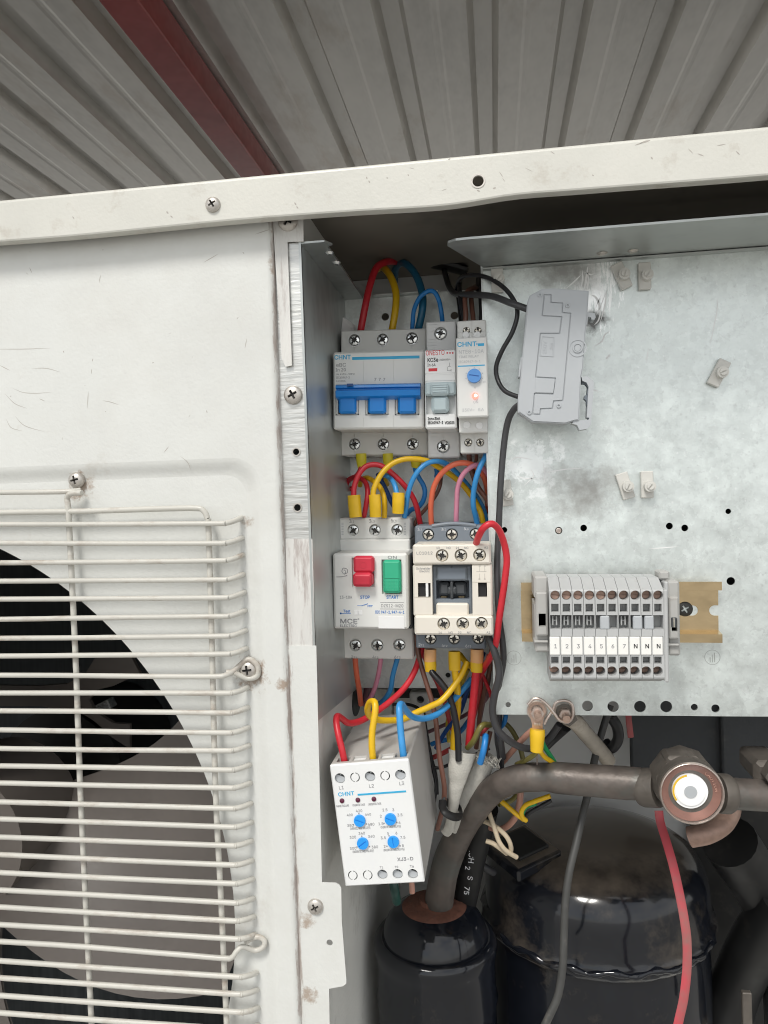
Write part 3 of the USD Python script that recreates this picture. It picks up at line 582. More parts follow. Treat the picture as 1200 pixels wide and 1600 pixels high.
m = trimesh.creation.extrude_polygon(fg, .0012, engine='earcut'); v = m.vertices
tp.part('top_flange', tloc(trimesh.Trimesh(np.stack([v[:, 0], v[:, 1], tz1 + .0013 - v[:, 2]], 1), m.faces, process=False)), 'dull_galvanised', smooth=False)
tp.part('flange_bend', tloc(cbox(XS, TX1, R - .0045, R - .0001, tz1 - .0012, tz1 - .0004, 0)), 'dull_galvanised', smooth=False)
for u, v in ((940, 402), (988, 399)):
    q = P(u, v, R - .012); m = rev([(0, -.0012), (.0018, -.001), (.003, 0), (0, 0)], 18); m.apply_translation((q[0], R - .014, tz1)); tp.part('rivet', tloc(m), 'dull_screw')
q = tp.to(P(873, 829, R)); tp.part('hole_screw', tm(screw_mesh(.0017, .0008, 'combi', 20)).apply_translation(q + (0, .0012, 0)), 'bolt_steel')
for u, v in ((803, 1028), (1113, 1027)):                                     # stamped earth symbols
    q = tp.to(P(u, v, R)); ring = ycyl(.0043, .00008, (0, 0, 0), 28) - ycyl(.0040, .001, (0, .0005, 0), 28)
    for dx, h in ((-.0012, .0016), (0, .0024), (.0012, .0030)): ring += cbox(dx - .00022, dx + .00022, -.00008, 0, -.0028, -.0028 + 1.8 * h, 0)
    tp.part('stamped_symbol', tm(ring).apply_translation(q), 'dull_galvanised')
tp.part('added_dark_backing', tloc(cbox(XS + .004, TX1, R + .025, R + .035, tz0 + .002, tz1 - .002, 0)), 'foam', smooth=False)  # unseen dark sheet, added so the drilled holes show black
scr = []
loc_keep = loc; loc = tloc
random.seed(12)
for pts in ([(470, 580), (500, 555), (525, 530)], [(525, 580), (532, 545), (530, 512)], [(536, 585), (546, 540), (549, 500)], [(549, 583), (553, 530)], [(560, 600), (580, 612), (592, 640), (585, 670)], [(600, 640), (590, 690), (572, 712)], [(625, 570), (605, 620), (588, 668)], [(618, 585), (612, 640), (595, 700)], [(575, 655), (600, 600)],
            [(630, 732), (612, 745), (600, 770), (570, 790)], [(1018, 610), (1016, 660), (1000, 740), (990, 790)], [(540, 520), (560, 528), (575, 525)], [(590, 950), (560, 940)], [(632, 815), (615, 835)], [(770, 790), (760, 850)]):
    scratch(pts, random.choice((.0005, .0009, .0014)) if pts[0][0] < 640 else .0005, zE, R)
for pts in ([(250, 105), (330, 92), (420, 84)], [(240, 60), (250, 110), (245, 150)], [(130, 120), (170, 130), (230, 128)], [(100, 60), (130, 40), (200, 50)], [(690, 430), (820, 420)], [(160, 160), (200, 120), (190, 90)]): scratch(pts, .0006, zF, R)
loc = loc_keep
tp.part('scratch_marks', scr, 'sticker', smooth=False, kind='stuff')
# ---------------------------------------------------------------- upper cavity and dark things behind
ip = pxpoly([(470, 300), (515, 352), (560, 398), (640, 412), (700, 421), (705, 470), (480, 470)], .56)
cab.part('inner_panel', cloc(plate(ip, .56, .561)), 'white_plastic', smooth=False)
tr = spline([P(495, 330, .43), P(512, 352, .46), P(530, 375, .50), P(552, 391, .52), P(590, 399, .535), P(640, 405, .54), P(700, 416, .54), P(730, 424, .54)], 6)
tag(stage.GetPrimAtPath(put('/World', 'rubber_edging', sweep(tr, .0062, 10, .5), 'rubber')), 'curved black rubber edging under the top cover', 'edging')
# ================================================================ devices in the box
def well(z, pts, r, dep=.004): return [('c', u, v, r, dep) for u, v in pts]
SCREWS_GROUP = None
# ---- three-pole breaker
t = Thing('circuit_breaker', 'white three-pole circuit breaker with a wide blue toggle bar', 'circuit breaker', (370, 968), .457, 2.0, zA)
up_s = [(246, 505), (393, 502), (546, 495)]; lo_s = [(247, 1047), (397, 1047), (550, 1046)]
slots = [('r', u - 1.2, v0, u + 1.2, v1, .0006) for (u, v) in up_s for v0, v1 in ((448, v - 36), (v + 36, 560))] + [('r', u - 1.2, v0, u + 1.2, v1, .0006) for (u, v) in lo_s for v0, v1 in ((966, v - 36), (v + 36, 1108))]
t.box('terminal_cover', (175, 449, 619, 575), .487, .030, 'grey_plastic', .0008, well(zA, up_s, 36) + slots[:6])
t.box('terminal_cover', (174, 955, 628, 1105), .487, .030, 'grey_plastic', .0008, well(zA, lo_s, 36) + slots[6:])
t.box('housing', (135, 561, 607, 968), .457, .045, 'grey_plastic', .0012, [('r', 146, 770, 270, 896, .007), ('r', 302, 770, 424, 896, .007), ('r', 456, 770, 584, 896, .007), ('r', 291.5, 556, 293, 722, .0003), ('r', 449.5, 556, 451, 722, .0003), ('r', 291.5, 898, 293, 975, .0003), ('r', 449.5, 898, 451, 975, .0003)])
for u0, u1 in ((162, 252), (316, 408), (472, 565)):
    t.box('toggle_frame', (u0 - 14, 772, u1 + 16, 894), .4575, .004, 'grey_plastic', .001, [('r', u0 - 2, 760, u1 + 2, 889, .02)])
    a = t.shape((u0, 790, u1, 886), .4535, .012, .0013); t.part('toggle', a, 'blue_plastic')
x0, x1, z0, z1 = t.rect((141, 722, 584, 806), .447)
prof = [(0, 0), (-.0046, .0018), (-.0066, .004), (-.0072, .0115), (-.0050, .0128), (-.0050, .0142), (-.0072, .0155), (-.0068, .0185), (-.005, .0205), (0, .0215)]
H = z1 - z0; pr = Polygon([(y, z0 + zz_ / .0215 * H) for y, zz_ in prof]); m = trimesh.creation.extrude_polygon(pr, x1 - x0, engine='earcut'); v = m.vertices
t.part('toggle_bar', trimesh.Trimesh(np.stack([v[:, 2] + x0, v[:, 0] + .0005, v[:, 1]], 1), m.faces, process=False), 'blue_plastic', smooth=25)
t.box('bar_notch', (206, 731, 238, 745), .4492, .001, 'navy_sheath', .0002)
for p in up_s + lo_s:
    t.part('screw_ring', tm(ycyl(t.mm(37, .487), .0004, (0, 0, 0), 28) - ycyl(t.mm(31, .487), .002, (0, .001, 0), 28)).apply_translation(t.L(*p, .487)), 'white_plastic')
    t.screw(*p, 29, .4895, 'zinc')
t.letters([('CHNT', 140, 606, 22, dict(w=88, bold=True))], .457, 'cyan_ink', 'brand_lettering')
t.box('brand_stripe', (234, 589, 585, 604), .4569, .0004, 'cyan_ink', .00005)
t.letters([('eBC', 150, 644, 19, dict(w=52)), ('In 20', 148, 668, 17, dict(w=54)), ('Ue 415V~ 50Hz', 149, 687, 9, dict(w=100)), ('IEC60947-2', 149, 706, 11, dict(w=74)), ('10000A', 150, 722, 8, dict(w=50)), ('7', 348, 718, 16), ('7', 370, 718, 16), ('7', 394, 718, 16)], .457, 'ink')
tabs = t.shape((206, 1100, 310, 1112), .492, .02, 0) + t.shape((350, 1100, 460, 1112), .492, .02, 0)
t.part('lower_tabs', tabs, 'grey_plastic')
# a plastic tag behind the breaker
tg = Thing('plastic_tag', 'small translucent plastic tag sticking up behind the blue breaker', 'tag', (215, 430), .497, 0, zA)
q = [tg.L(u, v, d) for u, v, d in ((186, 383, .497), (256, 432, .503), (240, 460, .505), (176, 470, .497), (150, 556, .494), (158, 548, .492))]
tg.part('tag_sheet', (np.vstack([np.array(q), np.array(q) + (0, .0006, 0)]), [(0, 1, 2), (0, 2, 3), (3, 2, 4), (3, 4, 5), (6, 8, 7), (6, 9, 8), (9, 10, 8), (9, 11, 10), (0, 6, 1), (1, 6, 7)]), 'white_plastic', smooth=False)
# ---- single-pole breaker
t = Thing('circuit_breaker', 'narrow single-pole circuit breaker with a grey-blue toggle and red lettering', 'circuit breaker', (692, 965), .445, 1.2, zA)
t.box('terminal_cover', (620, 406, 775, 560), .474, .036, 'white_plastic', .0008, well(zA, [(695, 470)], 34) + [('r', 620 - 9, v, 676, v + 3, .0004) for v in (425, 441, 457, 500, 517, 534)])
t.box('terminal_cover', (628, 955, 795, 1117), .474, .036, 'white_plastic', .0008, well(zA, [(709, 1060)], 34) + [('r', 620 - 9, v, 682, v + 3, .0004) for v in (990, 1008, 1030, 1075, 1093)] + [('r', 707, 1090, 710, 1125, .0005), ('r', 707, 970, 710, 1025, .0005)])
t.box('housing', (613, 553, 776, 966), .445, .045, 'white_plastic', .001, [('r', 618, 725, 772, 890, .005)])
t.box('front_sticker', (614, 560, 770, 676), .4448, .0004, 'sticker', .0001)
t.box('toggle_slider', (612, 722, 774, 792), .4435, .008, 'toggle_grey', .0012)
t.box('toggle_grip', (641, 727, 737, 793), .4405, .006, 'toggle_grey', .0015, [('r', 646, v, 733, v + 4, .0006) for v in (738, 750, 762, 774)])
t.box('toggle', (645, 792, 738, 884), .4425, .010, 'toggle_grey', .002)
t.box('window', (614, 685, 770, 716), .4446, .0006, 'white_plastic', .0002)
for p in ((695, 470), (709, 1058)): t.screw(*p, 29, .4765, 'zinc')
t.letters([('ONESTO', 617, 585, 25, dict(w=96))] + [('•', u, 580, 20) for u in (722, 736, 750)], .4448, 'red_ink', 'brand_lettering')
t.box('red_mark', (632, 651, 677, 667), .44465, .0004, 'red_ink', .0001)
t.letters([('KC3e', 625, 619, 20, dict(w=56, bold=True)), ('In 6A', 626, 642, 14, dict(w=42)), ('240/400V~', 688, 612, 9, dict(w=58)), ('Icn=3kA', 627, 921, 14, dict(w=65, bold=True)), ('IEC60947-2', 627, 942, 14, dict(w=80, bold=True)), ('VC8035', 716, 942, 14, dict(w=50, bold=True))], .4448, 'black_ink')
sy = [t.shape((740, 622, 742, 640), .4447, .0003, 0), t.shape((732, 640, 748, 642), .4447, .0003, 0), t.shape((730, 645, 732, 662), .4447, .0003, 0), t.shape((748, 655, 750, 668), .4447, .0003, 0), t.shape((728, 662, 748, 664), .4447, .0003, 0)]
t.part('circuit_symbol', [tm(x) for x in sy], 'ink', smooth=False)
# ---- time relay
t = Thing('time_relay', 'slim grey-white time relay with a blue dial and a lit red lamp', 'relay', (868, 1090), .437, .7, zA)
t.box('upper_terminal', (781, 401, 932, 494), .452, .055, 'relay_plastic', .0007, well(zA, [(829, 455), (889, 455)], 19) + [('r', 857, 398, 859, 500, .0004), ('r', 782, 463, 932, 466, .0003)])
t.box('housing', (778, 488, 941, 906), .437, .06, 'relay_plastic', .0008)
t.box('lower_step', (790, 900, 942, 986), .446, .05, 'relay_plastic', .0007)
t.box('lower_terminal', (797, 982, 945, 1093), .455, .05, 'relay_plastic', .0007, well(zA, [(839, 1038), (901, 1038)], 21) + [('r', 869, 985, 871, 1096, .0004)])
for u, v in ((829, 450), (889, 448)): t.screw(u, v, 17, .4535, 'nickel')
for u, v in ((839, 1038), (901, 1038)): t.screw(u, v, 18, .4565, 'nickel')
for u, v, d in ((826, 478, .452), (886, 478, .452), (832, 946, .446), (896, 950, .446)):
    t.part('cap', tm(ycyl(t.mm(19, d), .0005, (0, 0, 0), 24, t.mm(17, d))).apply_translation(t.L(u, v, d)), 'sticker')
t.letters([('CHNT', 780, 540, 23, dict(w=98, bold=True)), ('°', 878, 540, 18)], .437, 'cyan_ink', 'brand_lettering')
t.box('brand_stripe', (889, 521, 921, 535), .4369, .0004, 'cyan_ink', .00005)
t.box('divider_line', (785, 635, 925, 641), .4369, .0004, 'cyan_ink', .00005)
t.letters([('NTE8-10A', 788, 577, 19, dict(w=127)), ('TIME RELAY', 788, 599, 12, dict(w=104)), ('IEC60947-5-1', 788, 625, 12, dict(w=112)), ('ON', 864, 834, 13), ('6', 869, 757, 10), ('230V~', 806, 876, 14, dict(w=62)), ('5A', 888, 874, 14, dict(w=30)), ('10', 914, 727, 9)], .437, 'pale_ink')
tk = []
for a in range(-140, 141, 35):
    u, v = 870 + 45 * math.sin(math.radians(a)), 692 - 45 * math.cos(math.radians(a)); tk.append(tm(ycyl(t.mm(2.2, .437), .00025, t.L(u, v, .437), 8)))
t.part('dial_ticks', tk, 'pale_ink')
kn = ycyl(t.mm(37, .437), .0022, (0, 0, 0), 36, t.mm(35, .437)) - cbox(-.0028, .0028, -.004, -.0016, -.0003, .0003, 0).rotate((0, 10, 0))
dl = t.part('dial', tm(kn).apply_translation(t.L(870, 692, .437)), 'pale_blue_knob')
t.part('lamp_lens', tm(rev([(0, -.0002), (t.mm(17, .437), -.0002), (t.mm(16, .437), .0006), (t.mm(9, .437), .0012), (0, .0014)], 24).apply_transform(trimesh.transformations.rotation_matrix(np.pi / 2, [1, 0, 0]))).apply_translation(t.L(874, 795, .437)), 'glow_red')
t.part('lamp_core', tm(ycyl(t.mm(10, .437), .0014, (0, 0, 0), 20, t.mm(7, .437))).apply_translation(t.L(877, 794, .4366)), 'glow_white')
# ---- motor starter
t = Thing('motor_starter', 'light grey motor starter with red stop and green start buttons', 'motor starter', (290, 1035), .443, 1.0, zB)
up_s = [(182, 488), (302, 488), (425, 487)]; lo_s = [(195, 1122), (315, 1122), (437, 1120)]
t.box('upper_terminal', (97, 420, 497, 540), .474, .038, 'grey_plastic', .001, well(zB, up_s, 33))
t.box('middle_step', (105, 538, 497, 620), .472, .04, 'grey_plastic', .001, [('r', u0, 601, u1, 606, .002) for u0, u1 in ((112, 172), (180, 270), (282, 372), (384, 486))] + [('r', u0, 535, u1, 540, .002) for u0, u1 in ((112, 190), (200, 300), (312, 410), (420, 490))])
t.box('lower_terminal', (116, 1025, 516, 1199), .474, .038, 'grey_plastic', .001, well(zB, lo_s, 35))
t.box('housing', (72, 616, 487, 1034), .443, .06, 'grey_plastic', .0014, [('r', 340, 650, 450, 840, .003), ('r', 176, 640, 300, 800, .002)])
t.box('side_block', (487, 620, 506, 1034), .452, .05, 'charcoal_plastic', .001)
for p in up_s + lo_s:
    t.screw(p[0] + 3, p[1] + 2, 30, .4765, 'zinc')
m = t.shape((182, 632, 296, 726), .4385, .008, .0016) + t.shape((179, 724, 287, 803), .4362, .010, .0018)
rb = t.part('stop_button', m, 'red_plastic')
t.box('button_ribs', (186, 742, 281, 788), .43605, .0006, 'red_plastic', .0001, [('r', 186, v, 281, v + 2.5, .0004) for v in range(746, 786, 6)])
t.box('start_button', (345, 654, 446, 837), .4400, .008, 'green_plastic', .0015, [('r', 348, 754, 443, 757, .0006)])
rib = [tm(t.shape((u, v, u + 5, v + 4), .43985, .0004, .0001)) for u in range(354, 436, 9) for v in range(766, 822, 8)]
t.part('button_knurl', rib, 'green_plastic', smooth=False)
t.part('button_ring', tm(ycyl(t.mm(19, .4385), .0002, (0, 0, 0), 28) - ycyl(t.mm(16, .4385), .002, (0, .001, 0), 28)).apply_translation(t.L(238, 680, .4385)), 'red_plastic')
t.letters([('1', 158, 447, 19), ('L1', 170, 447, 12), ('3', 268, 447, 19), ('L2', 284, 447, 12), ('5', 389, 445, 19), ('L3', 404, 445, 12)], .474, 'ink', 'terminal_lettering')
t.letters([('2', 170, 1196, 17), ('T1', 184, 1196, 12), ('4', 288, 1196, 17), ('T2', 302, 1196, 12), ('6', 408, 1196, 17), ('T3', 424, 1196, 12)], .474, 'ink', 'terminal_lettering')
t.letters([('ON', 372, 646, 16, dict(w=50)), ('13-18A', 108, 866, 16, dict(w=70)), ('DZS12-M20', 336, 913, 17, dict(w=124))], .443, 'ink')
t.letters([('STOP', 221, 866, 17, dict(w=54, bold=True)), ('START', 366, 866, 17, dict(w=67, bold=True)), ('Test', 128, 942, 15, dict(w=40, bold=True)), ('IEC 947-2, 947-4-1', 304, 947, 15, dict(w=164, bold=True)), ('H', 262, 913, 12), ('H', 274, 913, 12)], .443, 'blue_ink')
ln = [t.shape((110, 946, 170, 949), .4429, .0003, 0), t.shape((205, 904, 232, 906.5), .4429, .0003, 0), t.shape((262, 904, 292, 906.5), .4429, .0003, 0), t.shape((110, 943, 118, 952), .4429, .0003, 0)]
q0, q1 = t.L(230, 905, .4429), t.L(264, 894, .4429)
t.part('symbol_lines', [tm(x) for x in ln] + [sweep([q0, q1], .00018, 6)], 'blue_ink', smooth=False)
t.letters([('MCE', 108, 1002, 25, dict(w=98, bold=True)), ('°', 207, 992, 18), ('ELECTRIC', 109, 1021, 13, dict(w=96, bold=True))], .443, 'ink', 'brand_lettering')
t.part('plate_lines', [tm(t.shape((332, v, 462, v + 2.2), .4429, .0003, 0)) for v in (886, 922)], 'ink', smooth=False)
t.box('white_label', (322, 962, 466, 1031), .4428, .0004, 'sticker', .0001)
t.box('test_window', (188, 930, 232, 956), .4428, .0004, 'sticker', .0001, [('r', 209, 932, 211, 954, .0002)])
sy = [sweep(spline([t.L(u, v, .4429) for u, v in pts], 5), .00016, 5) for pts in ([(120, 715), (128, 698), (150, 704), (150, 722), (132, 730), (120, 715)], [(132, 706), (142, 716), (136, 728)], [(90, 746), (120, 745), (150, 738)])]
t.part('emblem', sy, 'ink', smooth=False)
t.part('side_print', [tm(t.shape((u, 448 + 9 * k, u + 12, 452 + 9 * k), .4739, .0003, 0)) for k in range(8) for u in (118, 462)], 'pale_ink', smooth=False)
# ---- contactor
t = Thing('contactor', 'cream and slate-grey contactor with two rows of screws', 'contactor', (735, 1068), .433, .9, zB)
up_g = [(597, 513), (727, 512), (858, 510)]; lo_g = [(610, 1087), (740, 1087), (874, 1085)]
up_c = [(673, 628), (777, 627), (880, 625)]; lo_c = [(682, 1005), (787, 1004), (890, 1002)]
t.box('base', (522, 462, 940, 575), .458, .055, 'slate_plastic', .001, well(zB, up_g, 33))
t.box('base', (528, 1060, 915, 1142), .458, .055, 'slate_plastic', .001, [('c', u, v, 33, .004) for u, v in lo_g])
t.box('base_core', (525, 570, 945, 1065), .452, .06, 'charcoal_plastic', .001)
t.box('upper_block', (511, 565, 943, 678), .433, .03, 'cream_plastic', .0012, well(zB, up_c, 35) + [('r', 560, 556, 800, 570, .004)])
t.box('lower_block', (520, 960, 956, 1069), .433, .03, 'cream_plastic', .0012, well(zB, lo_c, 35))
t.box('front_block', (513, 676, 951, 964), .4345, .03, 'cream_plastic', .001, [('r', 618, 678, 840, 960, .02), ('r', 540, 780, 610, 858, .004), ('r', 872, 778, 921, 858, .004), ('r', 840, 774, 952, 776, .0004), ('r', 520, 860, 612, 862, .0004)])
t.box('actuator_frame', (619, 680, 839, 958), .4405, .012, 'slate_plastic', .001, [('r', 640, 765, 824, 868, .009)])
t.box('actuator_top', (642, 688, 812, 768), .4385, .01, 'slate_plastic', .0012, [('r', 722, 684, 732, 696, .003)])
t.box('slider', (655, 776, 716, 850), .4425, .012, 'charcoal_plastic', .0015); t.box('slider', (738, 776, 808, 850), .4425, .012, 'charcoal_plastic', .0015); t.box('slider_bridge', (700, 800, 755, 846), .4405, .008, 'charcoal_plastic', .0015)
t.box('slider_stem', (718, 770, 734, 868), .4395, .008, 'charcoal_plastic', .001)
t.box('label_plate', (640, 892, 820, 964), .4375, .012, 'cream_plastic', .001)
t.part('spring_contact', [tm(t.shape((662, 850, 702, 866), .447, .004, .0005)), tm(t.shape((760, 850, 800, 866), .447, .004, .0005))], 'brass_zinc')
t.box('side_window', (541, 781, 582, 857), .4365, .004, 'black_void', .0004); t.box('window_strip', (583, 781, 597, 857), .4345, .003, 'sticker', .0002); t.box('side_window', (598, 781, 609, 857), .4365, .004, 'black_void', .0004)
t.box('side_window', (873, 779, 920, 857), .4365, .004, 'black_void', .0004)
for p in up_g: t.screw(*p, 29, .460, 'nickel')
for p in lo_g: t.screw(*p, 29, .460, 'nickel')
for p in up_c + lo_c: t.screw(*p, 31, .4355, 'nickel')
t.letters([('LC1D12', 531, 622, 15, dict(w=88)), ('13', 640, 592, 12), ('NO', 697, 592, 12), ('21', 748, 592, 12), ('NC', 795, 592, 12), ('A1', 905, 590, 12), ('14', 652, 1059, 12), ('NO', 708, 1059, 12), ('22', 760, 1059, 12), ('NC', 810, 1059, 12), ('A2', 918, 1058, 12)], .433, 'ink')
t.letters([('Schneider', 530, 706, 13, dict(w=80)), ('Electric', 548, 720, 11, dict(w=56))], .4345, 'ink', 'brand_lettering')
t.letters([('1', 536, 490, 14), ('L1', 546, 490, 10), ('3', 668, 490, 14), ('L2', 679, 490, 10), ('5', 792, 488, 14), ('L3', 803, 488, 10), ('2', 542, 1128, 16), ('T1', 556, 1128, 11), ('4', 670, 1132, 16), ('T2', 684, 1132, 11), ('6', 800, 1134, 16), ('T3', 815, 1134, 11)], .458, 'white_ink', 'terminal_lettering')
dg = [tm(t.shape(r, .4344, .0003, 0)) for r in ((880, 690, 882, 716), (908, 690, 910, 716), (862, 716, 918, 718), (878, 728, 880, 760), (908, 728, 910, 760), (876, 684, 886, 688), (904, 684, 914, 688), (874, 756, 884, 760), (904, 756, 914, 760))]
t.part('circuit_symbol', dg, 'brown_ink', smooth=False)
arc = spline([t.L(u, v, .4585) for u, v in ((618, 466), (680, 456), (740, 452), (800, 456), (860, 464))], 5)
t.part('base_ridge', sweep(arc, .0012, 8), 'slate_plastic')
# ---- phase relay at the bottom (turned anticlockwise)
t = Thing('phase_relay', 'white phase relay box with four blue dials hanging tilted below the starter', 'relay', (590, 840), .400, -5.4, zW)
t.z = zW
RD, X0, X1 = .400, None, None
tl = t.L(30, 222, RD); trr = t.L(862, 178, RD); bl = t.L(200, 1485, RD); br = t.L(1025, 1465, RD)
hx0, hx1, hz0, hz1 = (tl[0] + bl[0]) / 2, (trr[0] + br[0]) / 2, (bl[2] + br[2]) / 2, (tl[2] + trr[2]) / 2
sk = ((bl[0] - tl[0]) + (br[0] - trr[0])) / 2 / (hz0 - hz1)                  # the case leans a little more than it is turned
body = cbox(hx0, hx1, .0006, .088, hz0, hz1, .0008)
ho = [(143, 372, 57), (456, 352, 57), (772, 335, 57), (585, 1372, 55), (743, 1367, 55), (901, 1366, 55)]; cl = [(300, 360, 52), (613, 343, 52), (277, 1380, 52), (432, 1376, 52)]
shear = lambda m: (lambda tt: trimesh.Trimesh(np.stack([tt.vertices[:, 0] + sk * (tt.vertices[:, 2] - (hz0 + hz1) / 2) * (1 if True else 0), tt.vertices[:, 1], tt.vertices[:, 2]], 1), tt.faces, process=False))(tm(m))
qx = lambda u, v: (lambda p: np.array([p[0] - sk * (p[2] - (hz0 + hz1) / 2), p[1], p[2]]))(t.L(u, v, RD))
front = cbox(hx0, hx1, -.0006, .0014, hz0, hz1, .0007)
for u, v, r in ho: front -= ycyl(t.mm(r, RD), .01, tuple(qx(u, v) + (0, .008, 0)), 26); body -= ycyl(t.mm(r, RD), .012, tuple(qx(u, v) + (0, .005, 0)), 26)
for u, v, r in cl: front -= (ycyl(t.mm(r, RD), .002, tuple(qx(u, v) + (0, .0006, 0)), 26) - ycyl(t.mm(r * .80, RD), .004, tuple(qx(u, v) + (0, .001, 0)), 26)) - cbox(qx(u, v)[0] - .0004, qx(u, v)[0] + .0004, -.01, .01, hz0, hz1, 0)
for k, (a, b) in enumerate(((.07, .23), (.27, .44), (.485, .60), (.63, .79), (.81, .96))):
    body -= cbox(hx0 + a * (hx1 - hx0), hx0 + b * (hx1 - hx0), .0035, .0105, hz1 - .008, hz1 + .01, 0)
t.part('housing', shear(body), 'housing_side'); t.part('front_plate', shear(front), 'white_plastic')
for a, b in ((.27, .44), (.63, .79)):
    t.part('slot_lining', shear(cbox(hx0 + a * (hx1 - hx0) - .0002, hx0 + b * (hx1 - hx0) + .0002, .0036, .0104, hz1 - .0079, hz1 - .0012, 0)), 'sticker', smooth=False)
for u, v, r in ho:
    q = t.L(u, v, RD)
    t.part('terminal_screw', tm(screw_mesh(t.mm(46, RD), .0012, 'combi', random.uniform(0, 90))).apply_translation(q + (0.0002, .0045, .0012)), 'zinc', smooth=30)
    t.part('terminal_flap', tm(ycyl(t.mm(r * .97, RD), .0008, (0, 0, 0), 26) - cbox(-.01, .01, -.01, .01, t.mm(18, RD), .02, 0).rotate((0, 25, 0))).apply_translation(q + (0, .0018, 0)), 'block_grey')
T = -0.0
t.letters([('CHNT', 122, 562, 40, dict(w=176, bold=True, rot=1))], RD - .0006, 'cyan_ink', 'brand_lettering')
a, b = t.L(326, 549, RD - .0008), t.L(830, 521, RD - .0008); m = cbox(a[0], b[0], a[1], a[1] + .0004, a[2] - .0003, a[2] + .0006, 0); t.part('brand_stripe', m, 'cyan_ink', smooth=False)
for u, v in ((163, 607), (328, 599), (495, 589)):
    t.part('indicator_lamp', tm(rev([(0, -.0003), (t.mm(27, RD), -.0003), (t.mm(25, RD), .0004), (t.mm(12, RD), .0008), (0, .0009)], 20).apply_transform(trimesh.transformations.rotation_matrix(np.pi / 2, [1, 0, 0]))).apply_translation(t.L(u, v, RD - .0006)), 'lamp_dark')
t.letters([('L1', 130, 490, 36), ('L2', 443, 472, 36), ('L3', 757, 446, 36), ('XJ3-D', 738, 1235, 34, dict(w=172, bold=True)), ('T1', 555, 1312, 22), ('T0', 712, 1308, 22), ('Ta', 870, 1304, 26)], RD - .0006, 'ink', 'terminal_lettering')
t.letters([('PHASE FAILURE', 104, 676, 22, dict(w=138)), ('OVERVOLTAGE', 272, 666, 22, dict(w=136)), ('UNDERVOLTAGE', 436, 656, 22, dict(w=140)),
           ('400', 212, 770, 26), ('420', 306, 728, 28), ('440', 402, 764, 26), ('380', 216, 880, 28), ('480', 432, 868, 28), ('OVERVOLTAGE VALUE(V)', 248, 912, 26, dict(w=218)),
           ('2', 556, 782, 28), ('2.5', 582, 718, 28), ('3', 686, 716, 28), ('3.5', 738, 770, 28), ('1.5', 540, 862, 28), ('4', 750, 848, 28), ('OVERVOLTAGE DELAY(s)', 566, 896, 24, dict(w=218)),
           ('320', 242, 1002, 28), ('340', 334, 962, 28), ('360', 434, 994, 28), ('300', 244, 1118, 28), ('380', 470, 1104, 28), ('UNDERVOLTAGE VALUE(V)', 274, 1152, 26, dict(w=230)),
           ('3.5', 566, 1008, 28), ('5', 632, 962, 28), ('6', 718, 958, 28), ('7.5', 768, 1004, 28), ('2', 596, 1096, 28), ('8', 786, 1088, 28), ('UNDERVOLTAGE DELAY(s)', 594, 1134, 24, dict(w=228))], RD - .0006, 'ink')
for u, v, an in ((348, 812, 24), (668, 796, 24), (380, 1048, -32), (698, 1032, 85)):
    kn = ycyl(t.mm(63, RD), .0013, (0, 0, 0), 32, t.mm(60, RD)) - cbox(-.0023, .0023, -.003, -.0008, -.0003, .0003, 0).rotate((0, an, 0))
    t.part('dial', tm(kn).apply_translation(t.L(u, v, RD - .0006)), 'blue_knob')
tk = [tm(ycyl(t.mm(7, RD), .0002, t.L(u, v, RD - .0006), 8)) for u, v in ((282, 856), (418, 848), (600, 842), (734, 832), (318, 1088), (450, 1084), (630, 1080), (768, 1076), (338, 740), (368, 976), (652, 972))]
t.part('dial_ticks', tk, 'ink', smooth=False)
# ================================================================ terminal blocks on their rail
rail = Thing('din_rail', 'yellow-passivated steel mounting rail with a slot, on the terminal plate', 'rail', (578, 828), R - .0078, .7, zF)
x0, x1, z0, z1 = rail.rect((150, 572, 1005, 828), R - .0078)
h = .0075; zc_ = (z0 + z1) / 2; hz = (z1 - z0) / 2
hat = Polygon([(0, -hz), (0, -hz + .0048), (h, -hz + .0058), (h, hz - .0058), (0, hz - .0048), (0, hz), (.001, hz), (.0011, hz - .0042), (h + .001, hz - .0049), (h + .001, -hz + .0049), (.0011, -hz + .0042), (.001, -hz)])
m = trimesh.creation.extrude_polygon(hat, x1 - x0, engine='earcut'); v = m.vertices
hatm = trimesh.Trimesh(np.stack([x0 + v[:, 2], v[:, 0], zc_ + v[:, 1]], 1), m.faces, process=False)
hm = Manifold(m3.Mesh(vert_properties=np.array(hatm.vertices, np.float32), tri_verts=np.array(hatm.faces, np.uint32)))
if hm.volume() < 0 or hm.is_empty(): hm = Manifold(m3.Mesh(vert_properties=np.array(hatm.vertices, np.float32), tri_verts=np.array(hatm.faces[:, ::-1], np.uint32)))
for ua, ub in ((830, 878), (972, 1040)):
    qa, qb = rail.L(ua, 692, R), rail.L(ub, 692, R); rr_ = rail.mm(21, R)
    hm -= Manifold.hull(Manifold.batch_boolean([ycyl(rr_, .03, (qa[0], .02, qa[2]), 20), ycyl(rr_, .03, (qb[0], .02, qb[2]), 20)], m3.OpType.Add))
rail.part('rail', hm, 'brass_zinc', smooth=False)
sc = rail.L(846, 686, R); rail.part('rail_screw', tm(screw_mesh(.0045, .002, 'pan', 30)).apply_translation(sc + (0, .0006 - .0, 0)), 'dark_steel')
BD = .410
